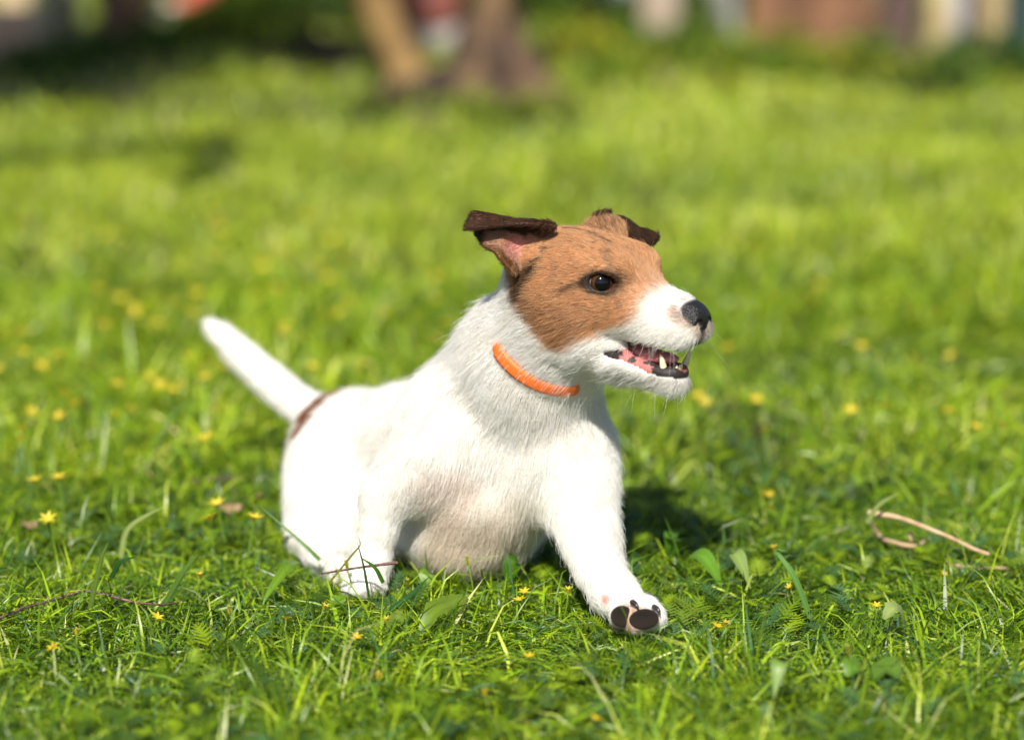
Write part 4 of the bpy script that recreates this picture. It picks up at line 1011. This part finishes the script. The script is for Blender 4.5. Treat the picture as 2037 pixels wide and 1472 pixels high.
# ------------------------------------------------------------------ the far end of the garden (well out of focus)
m_barkA = bark_mat('ochre_bark', (.17, .095, .032), (.32, .20, .070), 22, 0.85, .01); m_barkB = bark_mat('brown_bark', (.05, .028, .017), (.15, .085, .050), 22, 0.9, .01)
m_barkC = bark_mat('worn_bark', (.085, .050, .025), (.21, .125, .060), 22, 0.9, .01)
m_barkD = bark_mat('dark_bark', (.022, .013, .009), (.085, .050, .030), 18, 0.95, .012)
m_foliage = leaf_material('foliage', 0.40, 0.5, 0.3)
def limb(name, pts_, radii, mat, parent, m=12):
    P = spline_grid(np.array(pts_, float)[:, None].repeat(2, 1), 10*len(pts_), 2)[:, 0]; r = np.interp(np.linspace(0, 1, len(P)), np.linspace(0, 1, len(radii)), radii)
    P = P+np.stack([vnoise(P, .15, 91), vnoise(P, .15, 92), np.zeros(len(P))], 1)*0.15*r[:, None]
    return tube(name, P, r*(1+0.10*vnoise(P, .06, 93)), mat, parent, m)
def leaf_cloud(name, centers, radii, n, size, pal, parent, mat=None):
    centers = np.array(centers, float); radii = np.array(radii, float); pick_ = rng.choice(len(centers), n, p=(radii[:, 0]**2)/((radii[:, 0]**2).sum()))
    d = rng.normal(size=(n, 3)); d /= np.linalg.norm(d, axis=1, keepdims=True); rr = rng.uniform(0.35, 1.05, n)**0.6
    P = centers[pick_]+d*rr[:, None]*radii[pick_]
    keep = vnoise(P, float(radii.max())*0.5, 95) > -0.45; P, d, pick_ = P[keep], d[keep], pick_[keep]; n = len(P)
    a = rng.normal(size=(n, 3)); a /= np.linalg.norm(a, axis=1, keepdims=True); b2 = np.cross(a, rng.normal(size=(n, 3))); b2 /= np.linalg.norm(b2, axis=1, keepdims=True)
    s = size*rng.uniform(.6, 1.4, n)[:, None]
    v = np.stack([P-a*s, P+b2*s*.45, P+a*s, P-b2*s*.45], 1).reshape(-1, 3); v[:, 2] = np.maximum(v[:, 2], 0.01)
    f = np.arange(n*4).reshape(-1, 4); c = np.array(pal)[rng.choice(len(pal), n)]*rng.uniform(.7, 1.25, (n, 1))
    return mesh_obj(name, v, f, mat or m_foliage, parent, smooth=False, colors=np.repeat(c, 4, 0))
LG = [(.10, .20, .015), (.16, .28, .02), (.22, .32, .03), (.07, .15, .02)]; DG = [(.04, .09, .015), (.06, .13, .02), (.09, .17, .02)]; YG = [(.22, .32, .02), (.32, .38, .03), (.14, .25, .015), (.45, .42, .03)]

# the tree behind the dog: three stems from one root plate
TY = 5.15
tree = empty('old_tree', tuple(ground_at(930, 205))); tag(tree, 'old tree with three ochre stems and gnarled roots behind the dog', 'tree')
def tp(px, py, Y): return at(px, py, Y)-np.array(tree.location)
limb('trunk', [tp(835, 215, TY+.02), tp(800, 120, TY+.02), tp(752, 0, TY+.02), tp(690, -260, TY+.05), tp(640, -1500, TY+.2)], [.060, .036, .034, .032, .018], m_barkA, tree)
limb('trunk', [tp(940, 225, TY), tp(948, 120, TY+.02), tp(985, 0, TY+.05), tp(1000, -300, TY+.1), tp(1040, -1500, TY+.1)], [.034, .024, .030, .034, .02], m_barkC, tree)
limb('trunk', [tp(1075, 225, TY-.04), tp(1045, 150, TY), tp(1000, 70, TY+.06), tp(990, -40, TY+.10)], [.045, .038, .034, .03], m_barkB, tree)
for a in ([(738, 195), (800, 180), (900, 165)], [(850, 218), (880, 190), (930, 140)], [(895, 226), (925, 180), (950, 120)], [(1122, 218), (1075, 195), (1000, 150)], [(1050, 232), (1030, 190), (985, 120)], [(985, 232), (985, 190), (970, 130)]):
    limb('root', [tp(*p, TY-.08+.03*i) for i, p in enumerate(a)], [.014, .020, .022], m_barkD if a[0][0] not in (895,) else m_barkC, tree)
limb('stump', [tp(985, 232, TY+.02), tp(985, 170, TY+.04), tp(975, 95, TY+.07), tp(985, 30, TY+.10)], [.115, .090, .070, .055], m_barkD, tree, 20)
limb('root', [tp(770, 205, TY-.02), tp(850, 185, TY), tp(950, 180, TY+.02), tp(1060, 190, TY), tp(1125, 222, TY-.03)], [.022, .045, .06, .05, .022], m_barkD, tree, 14)
leaf_cloud('crown', [tp(640, -1700, 5.4), tp(1040, -1750, 5.3), tp(840, -2100, 5.3)], [(.7, .6, .5)]*3, 5000, .03, LG, tree)
# unseen tree added left of the picture, crown shaped to shade the far lawn
t2 = empty('shade_tree', (-1.55, 3.2, 0)); tag(t2, 'unseen leafy tree added left of the lawn to cast shade', 'tree')
limb('trunk', [(0, 0, 0), (.05, 0, .9), (-.02, .05, 1.9), (.05, 0, 2.9)], [.06, .045, .035, .02], m_barkB, t2)
for q in ((1.2, .3, 2.4), (-.4, .2, 2.5), (1.6, .6, 2.5), (2.0, .1, 2.35), (1.0, -.6, 2.3)): limb('branch', [(0, 0, 1.7), (q[0]*.5, q[1]*.5, (1.7+q[2])/2+.05), q], [.025, .018, .008], m_barkB, t2, 7)
SH = np.array([-math.sin(SUN_AZ), -math.cos(SUN_AZ), 0])/math.tan(SUN_EL)      # shadow offset on the ground per metre of height
def crown_over(px, py, h): p = ground_at(px, py)-SH*h; p[2] = h; return p-np.array(t2.location)
leaf_cloud('crown', [crown_over(60, 165, 2.4), crown_over(180, 140, 2.5), crown_over(330, 140, 2.4), crown_over(520, 122, 2.5), crown_over(660, 128, 2.4), crown_over(30, 110, 2.6)], [(.30, .42, .20), (.28, .36, .2), (.24, .34, .18), (.22, .28, .15), (.18, .24, .14), (.3, .4, .2)], 12000, .038, LG, t2)
leaf_cloud('shadow_leaves', [crown_over(*q, 2.3) for q in ((405, 362), (432, 338), (440, 312), (450, 290), (385, 380), (420, 300), (20, 335), (80, 322), (150, 326), (215, 312), (285, 300), (345, 296), (765, 235), (790, 222), (748, 248), (830, 228), (900, 232), (1010, 238), (1090, 230))],
           [(.038, .055, .04), (.030, .055, .04), (.026, .05, .04), (.03, .04, .04), (.025, .03, .03), (.03, .03, .03), (.06, .05, .03), (.05, .035, .03), (.045, .05, .03), (.05, .03, .03), (.05, .03, .03), (.04, .035, .03), (.05, .07, .05), (.05, .06, .05), (.04, .05, .05), (.05, .05, .04), (.06, .05, .04), (.06, .05, .04), (.05, .05, .04)], 6500, .020, LG, t2)  # leaf clusters added only to drop shadow patches on lawn and roots

def lathe(name, prof, mat, parent=None, m=28):
    v = []; f = []
    for r, z in prof:
        for j in range(m): a = 2*math.pi*j/m; v.append((r*math.cos(a), r*math.sin(a), z))
    for i in range(len(prof)-1):
        for j in range(m): f.append((i*m+j, i*m+(j+1) % m, (i+1)*m+(j+1) % m, (i+1)*m+j))
    f.append(tuple(range(m))[::-1]); return mesh_obj(name, v, f, mat, parent)
def box(name, lo, hi, mat, parent=None, bev=0.006):
    me = bpy.data.meshes.new(name); import bmesh
    bm = bmesh.new(); bmesh.ops.create_cube(bm, size=1.0)
    for w in bm.verts: w.co = Vector([(lo[i]+hi[i])/2+w.co[i]*(hi[i]-lo[i]) for i in range(3)])
    bmesh.ops.bevel(bm, geom=bm.edges[:], offset=bev, segments=2, affect='EDGES'); bm.to_mesh(me); bm.free()
    me.materials.append(mat); o = bpy.data.objects.new(name, me); col.objects.link(o)
    if parent: o.parent = parent
    return o
m_terra = bark_mat('terracotta', (.20, .055, .045), (.27, .085, .065), 14, 0.7, .004); m_stone = bark_mat('pale_stone', (.27, .255, .24), (.38, .36, .35), 18, 0.9, .006); m_white = bark_mat('white_plastic', (.74, .72, .68), (.80, .78, .75), 5, 0.4, .001)
m_beige = bark_mat('beige_wood', (.30, .23, .17), (.43, .35, .28), 16, 0.85, .006); m_grey = bark_mat('grey_wood', (.24, .23, .23), (.42, .40, .39), 16, 0.85, .006)
m_plank = bark_mat('rusty_wood', (.11, .050, .025), (.20, .095, .050), 10, 0.8, .006); m_planko = bark_mat('orange_wood', (.17, .078, .038), (.26, .13, .068), 10, 0.8, .006); m_plankd = bark_mat('dark_wood', (.045, .028, .026), (.10, .060, .050), 10, 0.85, .006); m_yel = bark_mat('yellow_wood', (.36, .27, .13), (.52, .42, .22), 14, 0.85, .006)
m_cream = bark_mat('cream_plaster', (.58, .42, .25), (.70, .55, .36), 8, 0.9, .004); m_pinkb = bark_mat('pinkish_brick', (.40, .27, .20), (.52, .38, .30), 10, 0.9, .006)
m_red = bark_mat('red_cloth', (.55, .075, .060), (.70, .14, .10), 12, 0.85, .004); m_wcloth = bark_mat('white_cloth', (.62, .50, .46), (.75, .66, .62), 12, 0.85, .004); m_heap = bark_mat('dark_heap', (.018, .012, .009), (.055, .036, .026), 30, 0.95, .02)
# slab and pot between the stems
g = ground_at(862, 97); slab = box('stone_slab', (-.058, -.05, -.01), (.058, .06, .05), m_stone); slab.location = Vector(g); tag(slab, 'pale stone slab on the ground between the tree stems', 'slab')
pot = empty('plant_pot', (g[0]-.002, g[1]+.005, .05)); tag(pot, 'dark red plant pot standing on the pale slab', 'pot')
lathe('body', [(.060, .0), (.062, .003), (.082, .16), (.074, .16), (.060, .02), (.0, .02)], m_terra, pot); lathe('rim', [(.082, .150), (.092, .152), (.094, .19), (.084, .19), (.080, .155)], m_terra, pot)
# weathered posts and white pail
for px, py, w, h, mat, lab in ((1312, 98, .040, 1.0, m_beige, 'thick beige post right of the tree'), (1436, 82, .030, 1.0, m_grey, 'grey weathered post left of the brown fence')):
    g = ground_at(px, py); o = box('post', (-w, -w, -.02), (w, w, h), mat, None, .008); o.location = Vector(g); tag(o, lab, 'post')
g = ground_at(1225, 32); pail = empty('white_pail', tuple(g)); tag(pail, 'small white pail at the top edge between tree and post', 'pail'); lathe('body', [(.036, 0), (.044, .09), (.041, .09), (.033, .006), (0, .006)], m_white, pail); lathe('rim', [(.044, .086), (.047, .088), (.047, .096), (.041, .096)], m_white, pail)
# the plank fence
fence = empty('plank_fence', tuple(ground_at(1620, 122))); tag(fence, 'rust brown plank fence at the far right end of the lawn', 'fence')
def plank(px0, px1, py, h, mat, dY=0.0, name='plank', parent=fence):
    a = ground_at((px0+px1)/2, py); s = 5658/(a[1]*1.02); w = (px1-px0)/s/2; l = a-np.array(parent.location)
    return box(name, (l[0]-w, l[1]+dY, -.02), (l[0]+w, l[1]+dY+.022, h), mat, parent, .004)
edges = [1492, 1552, 1618, 1680, 1746]
for i in range(4): plank(edges[i]+2, edges[i+1]-2, 112+4*i, 1.1+.03*(i % 2), (m_plank, m_planko, m_plank, m_planko)[(i+1) % 4] if i != 3 else m_plank, .004*(i % 2))
plank(1752, 1826, 132, 1.15, m_plankd, .0); plank(1890, 1925, 128, 1.1, m_grey, .03); plank(1930, 1955, 126, 1.1, m_plankd, .03)
for z in (.35, .85): box('rail', (-.16, .06, z), (.40, .085, z+.05), m_plankd, fence, .004)
for px, py, w, lab in ((1862, 150, .018, 'thin yellowish post right of the fence planks'), (1972, 120, .020, 'yellowish post near the right edge')):
    g = ground_at(px, py); o = box('post', (-w, -w, -.02), (w, w, 1.2), m_yel, None, .004); o.location = Vector(g); tag(o, lab, 'post')
o = box('dark_post', (-.03, -.03, -.02), (.03, .03, 1.2), bark_mat('dark_teal_paint', (.012, .035, .035), (.02, .05, .05), 8)); o.location = Vector(ground_at(2028, 135)); tag(o, 'dark teal post cut by the right edge', 'post')
# left: cream pillar, pinkish brick pile, grey boards, brown trunk, cloth, heap
g = ground_at(32, 55); o = box('pillar', (-.035, -.04, -.02), (.035, .04, 1.3), m_cream, None, .008); o.location = Vector(g); tag(o, 'cream pillar at the top left corner', 'pillar')
g = ground_at(28, 112); st = empty('brick_stack', tuple(g)); tag(st, 'low stack of pinkish bricks at the far left', 'bricks')
for k in range(3): box('brick', (-.055+.006*(k % 2), -.03, .0+.034*k), (.045+.006*(k % 2), .03, .032+.034*k), m_pinkb, st, .003)
for k, (px, mt) in enumerate(((92, m_grey), (122, m_plankd), (150, m_grey))):
    g = ground_at(px, 84-4*k); o = box('board', (-.014, -.008, -.02), (.014, .008, .9), mt, None, .003); o.location = Vector(g); tag(o, ('left grey board', 'dark board in the middle', 'right grey board')[k]+' of three standing left of the brown trunk', 'board')
t3 = empty('brown_trunk_tree', tuple(ground_at(238, 92))); tag(t3, 'slim brown tree trunk at the upper left', 'tree')
limb('trunk', [(0, 0, -.02), (.01, 0, .3), (-.02, 0, 1.0), (.05, .1, 2.4)], [.066, .050, .046, .03], m_barkB, t3); leaf_cloud('crown', [(.05, .1, 2.7), (.4, .2, 2.5), (-.3, .3, 2.6)], [(.5, .45, .4)]*3, 2500, .035, LG, t3)
g = ground_at(345, 80); cl_ = empty('cloth_bundle', tuple(g)); tag(cl_, 'slanting bundle of red and white cloth at the upper left', 'cloth')
def cushion(name, c, r, mat, rot):
    v = sv*np.array(r); v = np.sign(v)*np.abs(v/np.array(r))**0.7*np.array(r); v[:, 2] += .008*np.sin(v[:, 0]*40)
    a = math.radians(rot); Rm = np.array([[math.cos(a), 0, -math.sin(a)], [0, 1, 0], [math.sin(a), 0, math.cos(a)]]); return mesh_obj(name, v @ Rm.T+np.array(c), sf, mat, cl_)
cushion('white_fold', (-.022, 0, .035), (.060, .04, .026), m_wcloth, 48); cushion('red_fold', (.050, .02, .085), (.065, .05, .034), m_red, 42)
hp = []
def heap(px, py, rx, rz, label):
    g = ground_at(px, py); v = sv*np.array([rx, rx*.6, rz]); v = v*(1+0.22*vnoise(v+g, .05, 97)+.1*vnoise(v+g, .02, 98))[:, None]; v[:, 2] = np.maximum(v[:, 2], -.01)
    o = mesh_obj('soil_shade_heap', v, sf, m_heap); o.location = Vector(g); tag(o, label, 'soil heap')
heap(672, 146, .075, .075, 'dark mound standing for the shadow left of the old tree'); heap(615, 112, .06, .06, 'smaller dark mound standing for shadow behind the one beside the tree'); heap(205, 205, .09, .022, 'low bare mound of dark soil at the far left'); heap(60, 215, .10, .018, 'flat patch of bare soil at the left edge'); heap(360, 145, .16, .030, 'long dark bank standing for the shade below the bush'); heap(500, 130, .12, .030, 'dark bank standing for the shade between bush and tree')  # mounds by the tree and dark banks model shadow; far-left ones are soil
# bushes and weeds
def bush(px, py, r, n, size, pal, label, name='bush', stems=5, group=None):
    g = ground_at(px, py); root = empty(name, tuple(g)); tag(root, label, 'bush' if name == 'bush' else 'weed', group)
    for k in range(stems):
        a = 2*math.pi*k/stems; limb('stem', [(0, 0, -.01), (r[0]*.3*math.cos(a), r[0]*.3*math.sin(a), r[2]*.8), (r[0]*.6*math.cos(a), r[0]*.6*math.sin(a), r[2]*1.5)], [.006, .004, .002], m_barkB, root, 5)
    leaf_cloud('crown', [(0, 0, r[2]*1.05), (r[0]*.5, .0, r[2]*.9), (-r[0]*.5, .02, r[2]*.8)], [tuple(r), tuple(q*.7 for q in r), tuple(q*.7 for q in r)], n, size, pal, root)
for a in (
    (480, 112, (.13, .10, .07), 900, .013, LG+YG, 'bright bush in the sun between the cloth and the old tree'), (385, 105, (.08, .08, .05), 500, .013, LG, 'low bush below the red and white cloth'),
    (600, 60, (.12, .1, .09), 700, .014, DG+LG, 'bush behind the dark mound'), (560, 20, (.12, .1, .10), 700, .016, LG, 'farther bush at the top edge left of the tree'), (130, 135, (.12, .08, .03), 500, .014, DG, 'dark low bush below the grey boards'), (60, 160, (.10, .08, .025), 400, .014, DG, 'dark low weeds at the left edge'), (290, 130, (.12, .08, .04), 600, .014, DG, 'dark bush at the foot of the slim trunk'),
    (1150, 135, (.07, .06, .05), 500, .013, YG, 'bright bush just right of the old tree'), (1085, 60, (.10, .08, .08), 400, .013, DG, 'bush behind the old tree'), (1390, 100, (.06, .05, .05), 350, .012, LG, 'bush between the two weathered posts'), (1250, 110, (.10, .06, .035), 450, .012, LG, 'low bush below the white pail'),
    (1960, 165, (.10, .07, .05), 600, .014, DG, 'dark bush at the foot of the yellowish posts'), (1850, 205, (.06, .05, .03), 300, .012, DG, 'small dark bush below the thin post')): bush(*a)
for a in ((1010, 20, (.14, .1, .10), 600, .015, DG, 'dark bush at the top edge behind the old tree'), (1170, 70, (.10, .08, .06), 500, .013, DG+LG, 'dark bush between the old tree and the white pail'), (1330, 60, (.10, .08, .05), 400, .013, DG, 'dark bush behind the beige post'), (700, 60, (.10, .08, .09), 500, .014, DG, 'dark bush behind the leaning stem'), (420, 60, (.12, .1, .08), 600, .014, LG, 'bush behind the bright one left of the tree')): bush(*a)
wl = ['leftmost', 'second', 'third', 'fourth', 'fifth', 'sixth', 'seventh', 'eighth', 'ninth', 'tenth', 'last']
for k, (px, py) in enumerate(((1200, 175), (1270, 165), (1340, 158), (1420, 150), (1490, 158), (1560, 150), (1590, 165), (1660, 160), (1730, 158), (1790, 172), (1920, 190))):
    bush(px, py, (.055, .045, .028+.012*(k % 3)), 300, .011, YG if k % 2 else LG, wl[k]+' from the tree in the row of sunlit weeds before the fence', 'weed', 3, 'sunlit weeds before the fence')
# hedge closing the garden, above the picture's upper edge
hedge = empty('hedge', (0, 9.5, 0)); tag(hedge, 'dark hedge closing the garden behind everything', 'hedge')
leaf_cloud('foliage', [(x, 0, .6+.15*math.sin(x)) for x in np.arange(-6, 6.1, .6)], [(.6, .4, .75)]*21, 16000, .04, DG, hedge)
limb('stem', [(-6, 0, .3), (0, .05, .35), (6, 0, .3)], [.03, .03, .03], m_barkB, hedge, 6)
